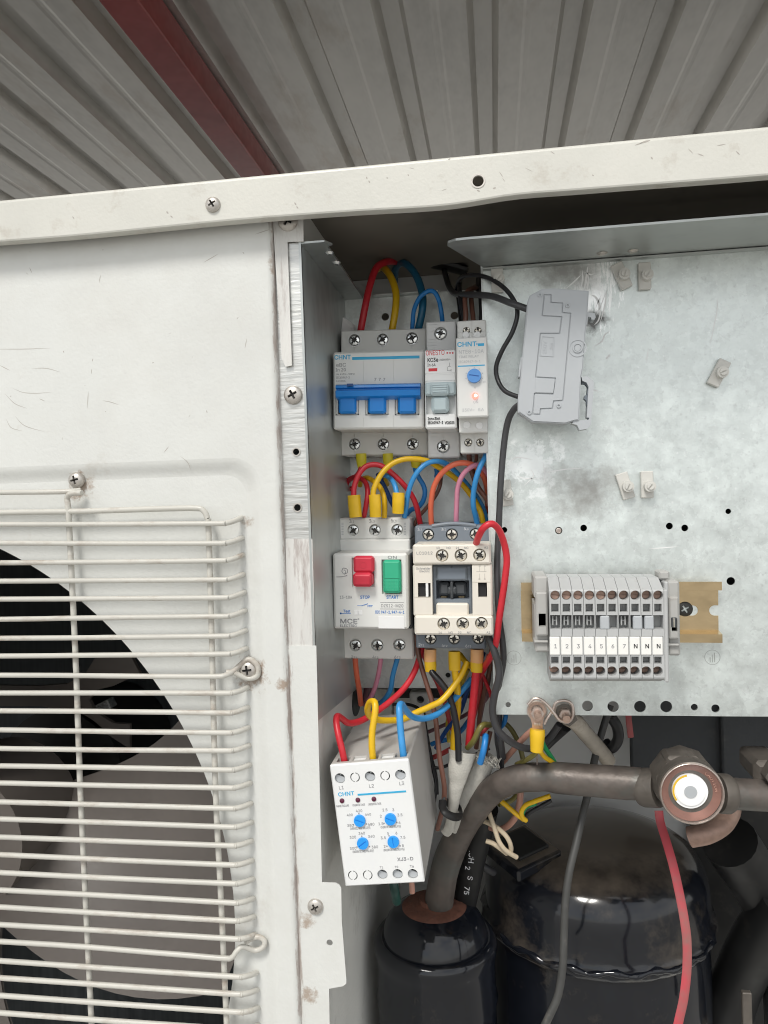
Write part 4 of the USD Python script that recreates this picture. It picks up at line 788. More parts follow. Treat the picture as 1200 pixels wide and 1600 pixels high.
def clamp(u0, u1, v0, v1, label, flip):
    c = Thing('end_clamp', label, 'clamp', ((u0 + u1) / 2, v1), BD + .006, .6, zF)
    m = c.shape((u0, v0, u1, v1), BD + .008, .03, .0012) - c.shape((u0 - 20, v0 + 95, u0 + 14 if not flip else u0 - 5, v0 + 130), BD + .004, .04, 0)
    c.part('clamp_body', m, 'clamp_grey')
    c.box('clamp_step', (u0 + 6, v0 + 68, u1 - 4, v1 - 70), BD + .004, .006, 'clamp_grey', .001, [('r', u0 + 18, v0 + 160, u1 - 12, v0 + 215, .004)])
    c.box('clamp_foot', (u0 - 2, v1 - 52, u1 - 2, v1 - 40), BD + .006, .01, 'clamp_grey', .0006)
    return c
clamp(205, 266, 546, 872, 'brownish grey end clamp at the left end of the terminal row', False)
c = clamp(772, 826, 566, 886, 'brownish grey end clamp at the right end of the terminal row', True)
c.box('release_lug', (735, 525, 782, 562), BD + .014, .012, 'clamp_grey', .001)
c.part('clamp_slot', tm(c.shape((788, 722, 812, 766), BD + .0035, .002, .0004)), 'charcoal_plastic'); 
m = c.shape((797, 724, 803, 764), BD + .0030, .001, .0002).translate((0, 0, 0)); c.part('clamp_screw', m, 'nickel')
names = ['1', '2', '3', '4', '5', '6', '7', 'N', 'N', 'N']
labels = ['leftmost terminal block, with marker 1, beside the left end clamp', 'second terminal block from the left end clamp, with marker 2', 'third terminal block from the left end clamp, with marker 3', 'fourth terminal block from the left, with marker 4, left of a bridge cap',
          'fifth terminal block, with marker 5 and a bridge cap in its slot', 'sixth terminal block, with marker 6, right of the single bridge cap', 'seventh terminal block, with marker 7, left of the three marked N',
          'first terminal block marked N, directly right of marker 7', 'middle one of the three terminal blocks marked N', 'last terminal block marked N, beside the right end cover']
for k in range(10):
    ut, ub = 258 + 49.2 * k, 268 + 48.8 * k
    uc = (262 + 49.0 * k, 271 + 48.6 * k)
    tb = Thing('terminal_block', labels[k], 'terminal block', (ub + 24, 993), BD, .5, zF, group='numbered terminal blocks on the rail')
    tb.z = zF; u0, u1 = ub - .0, ub + 48.0
    W0, W1, zt, zb = *tb.rect((u0, 600, u1, 700), BD)[:2], tb.L(u0, 552, BD + .012)[2], tb.L(u0, 993, BD + .01)[2]
    za, zb1_ = tb.L(u0, 604, BD)[2], tb.L(u0, 986, BD)[2]; W0 += .00007; W1 -= .00007
    pr = Polygon([(.012, zt), (.0005, za), (0, za - .0008), (0, zb1_ + .001), (.0008, zb1_), (.010, zb), (.030, zb), (.030, zt)])
    m = trimesh.creation.extrude_polygon(pr, W1 - W0, engine='earcut'); v = m.vertices
    bm = Manifold(m3.Mesh(vert_properties=np.stack([W0 + v[:, 2], v[:, 0], v[:, 1]], 1).astype(np.float32), tri_verts=np.array(m.faces, np.uint32)))
    uo = 6
    cu = u0 + 22
    for v_, r_, dep in ((628, 20, .006), (951, 20, .008)):
        q = tb.L(cu + (3 if v_ < 700 else 1), v_, BD); bm -= ycyl(tb.mm(r_, BD), dep + .001, (q[0], dep, q[2]), 20)
    for v0_, v1_, dep in ((664, 699, .006), (889, 920, .006)):
        a0, a1, b0, b1 = tb.rect((cu - 14, v0_, cu + 18, v1_), BD); bm -= cbox(a0, a1, -.001, dep, b0, b1, 0)
    a0, a1, b0, b1 = tb.rect((u0 + 4, 712, u1 - 1, 772), BD); bm -= cbox(a0, a1, -.001, .007, b0, b1, 0)
    a0, a1, b0, b1 = tb.rect((u0 + 1, 803, u1 - 1, 884), BD); bm -= cbox(a0, a1, -.001, .0006, b0, b1, 0)
    tb.part('block_body', bm, 'terminal_grey', smooth=False)
    q = tb.L(cu + 3, 628, BD); tb.part('clamp_screw', tm(ycyl(tb.mm(18, BD), .001, (0, 0, 0), 20) - cbox(-.003, .003, -.0012, -.0004, -.0003, .0003, 0).rotate((0, 10, 0))).apply_translation(q + (0, .0034 if k < 5 else .0056, 0)), 'dull_copper')
    q = tb.L(cu + 1, 951, BD); tb.part('clamp_screw', tm(ycyl(tb.mm(18, BD), .001, (0, 0, 0), 20) - cbox(-.003, .003, -.0012, -.0004, -.0003, .0003, 0)).apply_translation(q + (0, .0078, 0)), 'dull_copper')
    mk = tb.box('marker', (u0 + 2, 805, u1 - 3, 882), BD - .0003, .0012, 'marker_white', .0003)
    tb.z = zF; tb.letters([(names[k], cu - (3 if names[k] != 'N' else 5), 853, 17, dict(bold=names[k] == 'N'))], BD - .0003, 'ink' if names[k] != 'N' else 'black_ink', 'marker_lettering')
    if k in (4, 7, 8): tb.box('bridge_cap', (u0 + (22 if k == 4 else 16), 716, u1 + (18 if k == 4 else 12) - 4, 774), BD - .0004, .004, 'block_grey', .0006)
    elif k not in (5, 9):
        tb.part('bridge_clip', [tm(tb.shape((u0 + 12, 716, u0 + 18, 756), BD + .002, .004, .0003)), tm(tb.shape((u0 + 28, 716, u0 + 34, 756), BD + .002, .004, .0003)), tm(tb.shape((u0 + 16, 732, u0 + 30, 738), BD + .003, .003, .0003))], 'terminal_grey')
ec = Thing('end_cover', 'grey end cover plate closing the right of the terminal row', 'cover', (766, 1000), BD, .5, zF)
m = ec.shape((757, 604, 777, 1000), BD - .0002, .03, .0007) + ec.shape((757, 570, 777, 640), BD + .008, .02, .0007); ec.part('cover_plate', m, 'terminal_grey')
# ================================================================ loose grey terminal block hanging on the wires
lb = Thing('loose_terminal_block', 'flat grey terminal block lying loose on its side against the plate', 'terminal block', (460, 1420), .425, 0, zX)
LD = .425
def lpoly(pts, d=LD): return Polygon([tuple(lb.L(u, v, d)[[0, 2]]) for u, v in pts])
outl = lpoly([(208, 255), (230, 195), (350, 130), (480, 124), (802, 150), (800, 190), (786, 400), (770, 560), (745, 900), (728, 985), (708, 1395), (660, 1402), (575, 1428), (262, 1412), (118, 1315), (118, 1190), (140, 1020), (162, 760), (188, 500)])
g1 = lpoly([(372, 190), (436, 190), (436, 262), (548, 270), (545, 358), (626, 368), (552, 1204), (462, 1210), (452, 1280), (336, 1285), (332, 1338), (262, 1336), (278, 1138), (292, 1135), (455, 1142), (478, 990), (290, 980), (335, 560), (520, 560), (540, 400), (352, 390)])
edge = outl.buffer(-.0006)
lbb = plate(outl, .0007, .012)
top = plate(edge.difference(g1.buffer(.00035).difference(g1.buffer(-.00035))), 0, .0008)
lb.part('block_body', [lbb, top], 'block_grey', smooth=False)
lb.part('raised_panel', plate(lpoly([(345, 585), (470, 590), (460, 785), (325, 775)]).difference(lpoly([(352, 592), (462, 597), (453, 778), (333, 769)])), -.00025, .0002), 'block_grey', smooth=False)
lb.part('raised_panel', plate(lpoly([(292, 1000), (474, 1004), (458, 1132), (284, 1128)]), -.0003, .0002), 'block_grey', smooth=False)
for u, v in ((330, 190), (597, 293), (510, 1255), (227, 1320)): lb.part('rivet_boss', tm(ycyl(lb.mm(20, LD), .0006, (0, 0, 0), 20) - ycyl(lb.mm(11, LD), .002, (0, .001, 0), 16)).apply_translation(lb.L(u, v, LD)), 'block_grey')
for r0, r1, hh in ((82, 72, .0003), (45, 34, .0006)): lb.part('moulded_ring', tm(ycyl(lb.mm(r0, LD), hh, (0, 0, 0), 32) - ycyl(lb.mm(r1, LD), .002, (0, .001, 0), 32)).apply_translation(lb.L(692, 700, LD)), 'block_grey')
lb.part('moulded_boss', tm(ycyl(lb.mm(30, LD), .0003, (0, 0, 0), 24)).apply_translation(lb.L(692, 700, LD)), 'block_grey')
lb.letters([('250V', 392, 760, 34, dict(rot=85)), ('25A', 455, 720, 26, dict(rot=85))], LD, 'block_grey', 'moulded_lettering')
lb.part('rail_hook', plate(lpoly([(785, 352), (862, 362), (870, 400), (855, 425), (830, 422), (822, 398), (796, 395), (788, 470), (780, 470)]), .001, .009), 'block_grey', smooth=False)
lb.part('rail_foot', plate(lpoly([(735, 975), (790, 968), (848, 1015), (852, 1060), (822, 1440), (790, 1475), (715, 1488), (690, 1440), (640, 1425), (660, 1398), (800, 1388), (808, 1370), (784, 1365), (800, 1070), (782, 1030), (740, 1012)]), .001, .009), 'block_grey', smooth=False)
lb.part('foot_spring', plate(lpoly([(800, 1390), (812, 1386), (832, 1060), (815, 1020), (772, 1012), (738, 1018), (738, 1034), (772, 1036), (796, 1062), (790, 1140), (768, 1150), (762, 1180), (785, 1200)]), .0035, .008), 'slate_plastic', smooth=False)
lb.part('side_ridge', plate(lpoly([(150, 780), (162, 780), (140, 970), (126, 970), (130, 880)]), .002, .011), 'block_grey', smooth=False)
# ================================================================ nylon spacers pushed into the plate
sp = [(971, 431, 22, 'tilted nylon spacer at the top of the plate, left of its pair'), (1007, 431, 0, 'upright nylon spacer at the top of the plate, right of its pair'), (1124, 581, -28, 'lone tilted nylon spacer on the right of the plate'),
      (977, 760, 16, 'tilted nylon spacer in the middle of the plate, left of its pair'), (1011, 759, 0, 'upright nylon spacer in the middle of the plate, right of its pair'), (791, 772, 6, 'nylon spacer half hidden behind the black cable'), (777, 437, 0, 'nylon spacer behind the black loop at the plate corner')]
for u, v, a, lab in sp:
    s_ = Thing('nylon_spacer', lab, 'spacer', (u, v), R - .002, -a, full, group='nylon spacers on the plate')
    k = R / FPX
    hk = random.uniform(-2, 2)
    s_.part('spacer_plate', cbox(-9 * k, 9 * k, -.0012, .0018, (-20 + hk) * k, (20 + hk) * k, .0004), 'nylon')
    hd = Manifold.cylinder(.0040, 8.6 * k, 8.2 * k, 22).rotate((90, 0, 0)) + Manifold.cylinder(.0050, 5.5 * k, 5 * k, 18).rotate((90, 0, 0)) - cbox(-.0004, .0004, -.006, -.0042, -.01, .01, 0).rotate((0, 40, 0))
    s_.part('spacer_head', tm(hd).apply_translation((2.5 * k, -.001, -1 * k)), 'nylon')
# ================================================================ refrigerant side below
def tuben(name, pts, r, mt, label, cat, sides=20, n=8, z=full, flat=1.0, group=None):
    p = spline([ZP(z, u, v, d) for u, v, d in pts], n)
    rr_ = r if np.isscalar(r) else np.interp(np.linspace(0, 1, len(p)), np.linspace(0, 1, len(r)), r)
    path = put('/World', name, sweep(p, rr_, sides, flat), mt, smooth=60); tag(stage.GetPrimAtPath(path), label, cat, group); return path
cx, cy = P(929, 1400, .60)[0], .60
comp = Thing('compressor', 'large black dusty compressor dome with a welded seam', 'compressor', (cx, cy, ZBOT), cy)
C0 = CAM_H - ZBOT
pc = [(0, -.2600), (.02, -.2604), (.042, -.2622), (.056, -.2648), (.066, -.2685), (.0735, -.2740), (.0785, -.2805), (.0815, -.2885), (.0828, -.298), (.0830, -.3135), (.0862, -.3165), (.0866, -.322), (.0850, -.3255), (.0825, -.327), (.0820, -.335), (.0820, -.64), (.06, -.655), (0, -.655)]
def turned(prof):
    m = rev([(r, C0 + z) for r, z in prof[::-1]], 96)
    th = np.arctan2(m.vertices[:, 1], m.vertices[:, 0]); zz_ = m.vertices[:, 2] - C0
    k = np.exp(-((zz_ + .322) / .004) ** 2) * (.0009 * np.sin(th * 23) + .0006 * np.sin(th * 51 + 1))
    m.vertices[:, :2] *= (1 + k[:, None] / .084); return m
comp.part('shell', turned(pc[13:]), 'black_enamel', smooth=50); comp.part('dome', turned(pc[:14]), 'dusty_enamel', smooth=60)
th = np.linspace(-2.55, -.55, 60); wp = np.array([(.0862 * math.cos(a), .0862 * math.sin(a), C0 - .3195 + .0012 * math.sin(a * 19)) for a in th])
comp.part('weld_bead', sweep(wp, .0022 + .0006 * np.sin(th * 40), 10), 'black_enamel', smooth=60)
q = comp.to(P(*zD(480, 485), .565)); a = tm(cbox(-.0205, .0205, -.0205, .0205, -.006, .004, .002).rotate((0, 0, 38)))
hq = np.array([q[0], q[1], C0 - .2625]); a.apply_transform(trimesh.transformations.rotation_matrix(.18, [1, 0, 0])); comp.part('terminal_pad', a.apply_translation(hq), 'dusty_enamel')
a = tm(cbox(-.014, .014, -.014, .014, 0, .003, .001).rotate((0, 0, 38))); a.apply_transform(trimesh.transformations.rotation_matrix(.18, [1, 0, 0])); comp.part('terminal_cover', a.apply_translation(hq + (0, 0, .004)), 'rubber')
ax, ay = P(680, 1470, .53)[0], .53
acc = Thing('suction_accumulator', 'small black accumulator cylinder with a rusty pipe collar', 'accumulator', (ax, ay, ZBOT), ay)
pa = [(0, -.2815), (.0100, -.2815), (.0105, -.2845), (.0195, -.2855), (.0225, -.2875), (.0285, -.2908), (.0330, -.2958), (.0355, -.3015), (.0368, -.3066), (.0380, -.3062), (.0405, -.3068), (.0425, -.3095), (.0430, -.313), (.0422, -.318), (.0412, -.324), (.0412, -.345), (.0425, -.349), (.0412, -.353), (.0412, -.62), (.03, -.64), (0, -.64)]
m = rev([(r, C0 + z) for r, z in pa[::-1]], 72)
fc = m.triangles_center[:, 2] - C0
acc.part('shell', m.submesh([np.nonzero(fc < -.2885)[0]], append=True, repair=False), 'black_enamel', smooth=50)
acc.part('pipe_collar', m.submesh([np.nonzero(fc >= -.2885)[0]], append=True, repair=False), 'rust', smooth=50)
pp = Thing('suction_pipe', 'brown-black bent refrigerant pipe from the accumulator to the sight glass', 'pipe', (ax, ay, CAM_H - .285), ay)
pt = [(686, 1440, .528), (687, 1402, .526), (698, 1348, .516), (718, 1303, .503), (744, 1264, .490), (772, 1233, .480), (803, 1218, .472), (845, 1214, .467), (905, 1218, .462), (960, 1222, .458), (1003, 1225, .455)]
p = spline([P(*x) for x in pt], 10)
wob = np.array([1 + .05 * meshkit.noise(np.array([[i * .31, 0, 0]]), 4)[0] for i in range(len(p))])
pp.part('pipe', sweep(pp.to(p), np.interp(np.linspace(0, 1, len(p)), [0, .15, .4, .6, .72, .74, .88, 1], [.0094, .0095, .0081, .0080, .0082, .0088, .0089, .0091]) * wob, 28), 'pipe_metal', smooth=60)
pp.part('braze_ring', sweep(pp.to(np.array([P(686, 1432, .528), P(686, 1426, .528), P(687, 1420, .527)])), np.array([.0118, .0112, .0098]), 24), 'rust', smooth=60)
# sight glass
SGD = .425
sg = Thing('sight_glass', 'round refrigerant sight glass with a copper rim and a bright white centre', 'sight glass', (690, 640), SGD, 0, zK)
k = lambda u, d=SGD: sg.mm(u, d) * .91
yax = lambda prof, seg=56: rev(prof, seg).apply_transform(trimesh.transformations.rotation_matrix(np.pi / 2, [1, 0, 0]))
body = ycyl(k(232), .018, (0, .026, 0), 10).rotate((0, 18, 0)) + ycyl(k(224), .014, (0, .016, 0), 48)
sg.part('valve_body', body, 'valve_metal', smooth=25)
sg.part('body_lug', sg.shape((520, 398, 750, 470), SGD + .008, .016, .002), 'valve_metal')
rim_ = ycyl(k(221), .010, (0, .010, 0), 56) - ycyl(k(204), .03, (0, .02, 0), 56)
sg.part('rim', rim_, 'valve_metal')
sg.part('rim_edge', yax([(k(222), -.0002), (k(219), .0010), (k(212), .0012), (k(205), .0004), (k(204), -.0004)]), 'bolt_steel', smooth=60)
q0 = np.array([0, .004, 0]); qi = sg.L(680, 630, SGD) * (1, 0, 1)
sg.part('copper_disc', yax([(k(118), -.001), (k(135), 0), (k(196), .0022), (k(205), .0024)]).apply_translation(qi * .3 + (0, .0026, 0)), 'copper', smooth=60)
sg.part('disc_step', tm(ycyl(k(206), .003, (0, .0095, 0), 48)), 'copper')
dsk = ycyl(k(122), .0016, (0, .0030, 0), 48) + ycyl(k(100), .0024, (0, .0030, 0), 48)
sg.part('indicator_glint_disc', tm(dsk).apply_translation(qi + (0, -.0010, 0)), 'glint_white')  # white disc paints the sky reflection seen on the indicator
th = np.linspace(math.radians(100), math.radians(215), 24); arcp = [(k(108) * math.cos(a), k(108) * math.sin(a)) for a in th] + [(k(121) * math.cos(a), k(121) * math.sin(a)) for a in th[::-1]]
sg.part('colour_scale', tm(plate(Polygon(arcp), .0010, .0013)).apply_translation(qi + (0, -.0008, 0)), 'yellow_sleeve', smooth=False)
sg.part('centre_spot', tm(ycyl(k(44), .0006, (0, .0008, 0), 32)).apply_translation(qi + (0, -.0010, 0)), 'block_grey')
# the word moulded round the rim
for i, ch in enumerate('CAUTION'):
    a = math.radians(52 - i * 7.6); mtx = meshkit.text_mesh(ch, k(24), .0002)
    mtx.vertices -= [mtx.bounds[1][0] / 2, 0, 0]; mtx.apply_transform(trimesh.transformations.rotation_matrix(a - np.pi / 2, [0, 0, 1])); p_ = mtx.vertices
    sg.part('rim_lettering', trimesh.Trimesh(np.stack([p_[:, 0] + k(162) * math.cos(a), .0012 - p_[:, 2], p_[:, 1] + k(162) * math.sin(a)], 1), mtx.faces, process=False), 'salmon_sheath', smooth=False)
sg.part('glass', yax([(k(203), .0008), (k(150), .0016), (k(80), .0022), (0, .0023)]).apply_translation((0, .0002, 0)), 'sight_glass_pane', smooth=60)
# collars of the valve on both sides
a, b = sg.to(P(*zK(345, 600), .456)), sg.to(P(*zK(470, 605), .450)); sg.part('collar', sweep(np.linspace(a, b, 6), np.array([.0100, .0108, .0108, .0108, .0108, .0106]), 28), 'valve_metal')
a, b = sg.to(P(*zK(860, 640), .448)), sg.to(P(*zK(945, 645), .450)); sg.part('collar', sweep(np.linspace(a, b, 6), np.array([.0104, .0108, .0108, .0108, .0108, .0100]), 28), 'valve_metal')
tuben('discharge_pipe', [(1128, 1239, .450), (1160, 1241, .450), (1200, 1243, .452), (1300, 1246, .458)], .0086, 'pipe_metal', 'brown-black pipe leaving the sight glass to the right', 'pipe', 24)
vb = Thing('service_valve', 'dusty brass valve body cut off by the right edge of the picture', 'valve', (1200, 500), .46, 0, zK)
vb.box('valve_body', (1110, 430, 1330, 585), .452, .03, 'valve_metal', .003); vb.part('valve_cap', tm(ycyl(.008, .008, vb.L(1250, 500, .452), 6)), 'valve_metal')
tuben('copper_elbow', [(1078, 1308, .485), (1105, 1302, .482), (1128, 1288, .486), (1140, 1270, .50), (1144, 1250, .52)], .0062, 'dull_copper', 'short copper elbow under the sight glass', 'pipe', 20)
put('/World', 'rubber_hose', sweep(spline([P(u, v, d) for u, v, d in ((1140, 1315, .56), (1160, 1345, .57), (1195, 1400, .58), (1230, 1490, .59), (1240, 1640, .60))], 8), .019, 20), 'rubber', smooth=60); tag(stage.GetPrimAtPath('/World/rubber_hose'), 'thick black insulated hose right of the compressor', 'hose')
tuben('insulated_pipe', [(1120, 1640, .60), (1150, 1540, .60), (1185, 1470, .58), (1230, 1410, .56)], .018, 'rubber', 'black foam-covered pipe curving up at the lower right', 'pipe', 20)
s_ = Thing('bracket_strip', 'narrow beige bracket strip at the lower right corner', 'bracket', (1167, 1600), .52); s_.box('strip', (1161, 1552, 1176, 1640), .52, .004, 'valve_metal'); 
fs = Thing('foam_sheet', 'dark grey foam insulation sheet hanging behind the sight glass', 'insulation', (1056, 1200), .62)
fs.box('sheet', (986, 1080, 1128, 1250), .62, .008, 'foam', .0015)
fs = Thing('foam_sheet', 'lighter grey insulation sheet in the far right behind the pipe', 'insulation', (1190, 1200), .612)
fs.box('sheet', (1128, 1085, 1330, 1240), .612, .008, 'foam', .0015)
fs = Thing('foam_sheet', 'black insulation sheet behind the hoses at the lower right', 'insulation', (1190, 1640), .68)
fs.box('sheet', (1085, 1240, 1400, 1660), .68, .008, 'rubber', .0015)  # added dark sheet, painting the gap behind the hoses as deep shade
# black sleeve with white print
bh = Thing('black_sleeve', 'black heat-shrink sleeve with white print beside the bent pipe', 'sleeve', (745, 1400), .535)
p = spline([P(u, v, d) for u, v, d in ((757, 1262, .52), (748, 1300, .53), (738, 1340, .535), (730, 1380, .54), (722, 1420, .545), (716, 1470, .55))], 8)
bh.part('sleeve', sweep(bh.to(p), .0095, 20), 'rubber')
bh.z = zV
for s2, u, v, h in (('REACH', 735, 1308, 9), ('S', 731, 1368, 8), ('2', 727, 1352, 8), ('75', 726, 1384, 8)):
    w_ = meshkit.text_mesh(s2, h / FPX * .52, .0003); w_.apply_transform(trimesh.transformations.rotation_matrix(math.radians(-97), [0, 0, 1])); pv = w_.vertices
    q = bh.to(P(u, v, .5245)); bh.part('print', trimesh.Trimesh(np.stack([pv[:, 0] + q[0], q[1] - pv[:, 2], pv[:, 1] + q[2]], 1), w_.faces, process=False), 'white_ink', smooth=False)
bz_ = Thing('clip_bracket', 'white plastic clip with a dark hole below the device plate', 'clip', (656, 1094), .545, 0, full)
bz_.box('clip_body', (640, 1082, 670, 1108), .545, .01, 'grey_plastic', .001, [('c', 657, 1093, 6, .006)]); bz_.part('clip_core', tm(ycyl(bz_.mm(5.5, .545), .002, bz_.L(657, 1093, .551), 16)), 'black_void')
db_ = Thing('opening_shade', 'dark brown duct opening below the device plate', 'duct', (690, 1084), .57); db_.box('shade_body', (615, 1030, 742, 1092), .575, .04, 'dark_steel', .002)  # solid dark box that paints the shade of the opening under the plate
sh_ = Thing('inner_ledge', 'beige ledge behind the phase relay', 'ledge', (620, 1120), .60); sh_.box('ledge', (556, 1075, 760, 1098), .60, .05, 'beige_paint', .001)
gb = Thing('cable_grommet', 'dark rubber grommet in the left partition beside the orange wire', 'grommet', P(549, 1092, .52) + (0, 0, 0), .52)
gm = tm(Manifold.cylinder(.004, .012, .011, 24).rotate((0, 90, 0)).scale((1, 1.6, 1))); gb.part('grommet_ring', gm, 'rubber')
# ================================================================ wires
def wire(label, z, w, pts, col, extra=(), cat='wire', name='wire', r=None, sides=12, flat=1.0, smooth=60, n=8):
    """pts (u, v, depth) along the wire; w its width in the zoom's units; extra: further parts (name, material, pts, width)."""
    d0 = np.mean([p[2] for p in pts]); rad = r or w / z.k / FPX * d0 / 2
    world = spline([ZP(z, *p) for p in pts], n); mt = col if col in MATS else col + '_sheath'
    if not extra:
        path = put('/World', name, sweep(world, rad, sides, flat), mt, smooth=smooth); tag(stage.GetPrimAtPath(path), label, cat); return
    t = Thing(name, label, cat, world[0], world[0][1])
    t.part('sheath', sweep(t.to(world), rad, sides, flat), mt, smooth=smooth)
    for nm, m_, ps, ww in extra:
        wp = spline([ZP(z, *p) for p in ps], 5); dd = np.mean([p[2] for p in ps]); wr = np.asarray(ww, float) / z.k / FPX * dd / 2
        if wr.ndim: wr = np.interp(np.linspace(0, 1, len(wp)), np.linspace(0, 1, len(wr)), wr)
        t.part(nm, sweep(t.to(wp), wr, 14, .72 if nm == 'ferrule' else 1.0), m_, smooth=50)
# above the first row
wire('red wire arching up from the blue breaker, leftmost of its three', zA, 37, [(276, 470, .5), (281, 440, .498), (302, 330, .497), (325, 225, .499), (360, 130, .503), (410, 98, .510), (455, 95, .522), (478, 104, .531)], 'red')
wire('yellow wire arching up from the middle pole of the blue breaker', zA, 37, [(438, 470, .5), (446, 430, .498), (460, 340, .498), (462, 260, .500), (440, 185, .505), (410, 140, .513), (385, 125, .525), (360, 140, .55)], 'yellow')
wire('teal wire curving down onto the right pole of the blue breaker', zA, 38, [(572, 470, .5), (583, 430, .497), (600, 345, .495), (600, 270, .497), (575, 185, .503), (535, 125, .510), (495, 103, .520), (462, 130, .535), (455, 200, .56)], 'teal')
wire('dark blue jumper from the blue breaker over to the narrow breaker', zA, 24, [(546, 470, .498), (549, 420, .495), (556, 350, .492), (585, 285, .488), (630, 250, .486), (662, 255, .485), (685, 295, .485), (697, 350, .485), (706, 420, .488)], 'blue')
wire('thick black cable from the top cavity to the loose terminal block', zA, 32, [(712, 132, .545), (722, 175, .53), (742, 232, .515), (775, 264, .49), (850, 268, .462), (960, 276, .445), (1060, 312, .434), (1150, 344, .430), (1180, 354, .430)], 'grey_black')
wire('black wire looping over the time relay to the loose block', zA, 23, [(800, 410, .49), (790, 310, .50), (780, 235, .50), (800, 182, .48), (860, 165, .462), (940, 180, .452), (1020, 228, .445), (1075, 295, .44), (1095, 365, .438), (1070, 460, .438), (1015, 560, .440), (985, 640, .442), (992, 710, .442), (1030, 770, .438), (1110, 805, .433)], 'black')
wire('black cable running down beside the contactor from the loose block', zA, 33, [(1110, 838, .432), (1075, 868, .436), (1045, 930, .440), (1025, 1050, .442), (1008, 1250, .442), (997, 1500, .443), (990, 1650, .442), (992, 1800, .440), (1000, 1950, .442), (1018, 2080, .446), (1022, 2180, .45), (1000, 2290, .455), (985, 2400, .46), (990, 2500, .465), (1010, 2600, .47), (1020, 2680, .48)], 'grey_black')
for lab, col, pts in (('dark wire into the left top terminal of the time relay', 'black', [(825, 440, .47), (815, 380, .47), (800, 300, .475), (792, 220, .49), (800, 180, .505)]),
                      ('brown wire loop on the time relay, joining both terminals', 'brown', [(822, 440, .468), (826, 370, .468), (822, 290, .47), (840, 245, .475), (875, 235, .485), (895, 245, .50)]),
                      ('reddish brown wire beside the brown loop on the time relay', 'brown', [(868, 440, .468), (862, 370, .47), (855, 300, .475), (858, 240, .485), (880, 225, .50)]),
                      ('dark brown wire into the right top terminal of the time relay', 'black', [(905, 440, .468), (908, 370, .47), (905, 300, .475), (895, 240, .49), (890, 190, .505)])):
    wire(lab, zA, 25, pts, col)
# between the rows
wire('red wire with a yellow ferrule under the left pole of the blue breaker', zS, 38, [(162, 110, .484), (150, 165, .484), (120, 205, .49), (75, 225, .50), (52, 262, .505), (60, 295, .51), (110, 290, .512)], 'red', [('ferrule', 'lime_sleeve', [(158, 40, .484), (160, 90, .484), (163, 145, .484)], [78, 78, 62])])
wire('red wire arching from the motor starter towards the contactor side', zS, 40, [(112, 420, .466), (104, 340, .466), (112, 265, .468), (145, 185, .470), (195, 132, .472), (262, 120, .473), (325, 140, .473), (395, 195, .473), (465, 265, .475), (525, 345, .479), (560, 430, .482), (575, 500, .485), (588, 560, .488)], 'red', [('ferrule', 'yellow_sleeve', [(106, 340, .466), (112, 420, .466), (120, 500, .466)], [96, 98, 94])])
wire('second red wire curling into the motor starter beside the left ferrule', zS, 37, [(112, 215, .492), (160, 222, .487), (195, 260, .482), (205, 325, .478), (195, 405, .476), (178, 500, .478)], 'red')
wire('yellow wire arching from the motor starter down behind the contactor', zS, 40, [(258, 420, .462), (245, 330, .462), (262, 265, .463), (310, 180, .465), (380, 115, .467), (465, 82, .468), (555, 80, .469), (640, 95, .471), (720, 140, .475), (800, 190, .480), (880, 255, .484), (950, 340, .486), (1000, 420, .487), (1028, 490, .487), (1045, 580, .49)], 'yellow', [('ferrule', 'yellow_sleeve', [(255, 336, .462), (260, 415, .462), (262, 495, .463)], [86, 88, 86])])
wire('yellow printed wire curling beside the middle ferrule of the starter', zS, 38, [(150, 270, .50), (160, 232, .494), (200, 215, .488), (250, 240, .480), (295, 285, .473), (322, 350, .470), (328, 420, .470), (326, 500, .472)], 'yellow')
wire('yellow ferruled wire stub under the middle pole of the blue breaker', zS, 36, [(352, 100, .486), (350, 160, .488), (330, 220, .495), (345, 262, .505)], 'yellow', [('ferrule', 'lime_sleeve', [(350, 40, .485), (352, 85, .485), (353, 125, .485)], [76, 76, 66])])
wire('short blue wire into the right yellow ferrule of the starter', zS, 38, [(424, 420, .464), (415, 330, .465), (398, 262, .468), (365, 215, .474), (325, 195, .482), (290, 200, .492)], 'light_blue', [('ferrule', 'yellow_sleeve', [(428, 322, .464), (426, 395, .464), (424, 470, .465)], [88, 90, 84])])
wire('navy printed wire passing behind the yellow ferrules', zS, 36, [(280, 190, .492), (305, 240, .488), (340, 310, .486), (375, 385, .488), (400, 430, .492)], 'navy')
wire('light blue wire arching from the starter over to behind the contactor', zS, 36, [(470, 500, .472), (482, 430, .470), (495, 340, .468), (525, 240, .466), (575, 160, .466), (640, 108, .468), (710, 96, .470), (775, 115, .474), (840, 170, .480), (920, 260, .487), (990, 350, .490), (1040, 440, .491), (1062, 540, .493)], 'light_blue')
wire('blue ferruled wire looping under the right pole of the blue breaker', zS, 36, [(552, 110, .486), (550, 160, .487), (575, 215, .489), (605, 265, .490), (618, 320, .490), (605, 380, .491), (570, 425, .493), (520, 445, .496), (485, 480, .50)], 'blue', [('ferrule', 'lime_sleeve', [(552, 60, .485), (553, 105, .485), (550, 138, .486)], [74, 74, 60])])
wire('orange wire arching from the contactor to the time relay', zS, 40, [(668, 580, .476), (662, 500, .474), (662, 400, .472), (680, 290, .470), (725, 200, .468), (795, 135, .466), (870, 108, .466), (945, 115, .468), (1005, 150, .473), (1045, 215, .48), (1065, 290, .487), (1070, 380, .493), (1070, 460, .50)], 'orange')
wire('brown wire crossing behind the orange arch', zS, 28, [(540, 560, .494), (570, 500, .494), (640, 420, .492), (700, 335, .491), (728, 265, .491), (735, 200, .495)], 'brown')
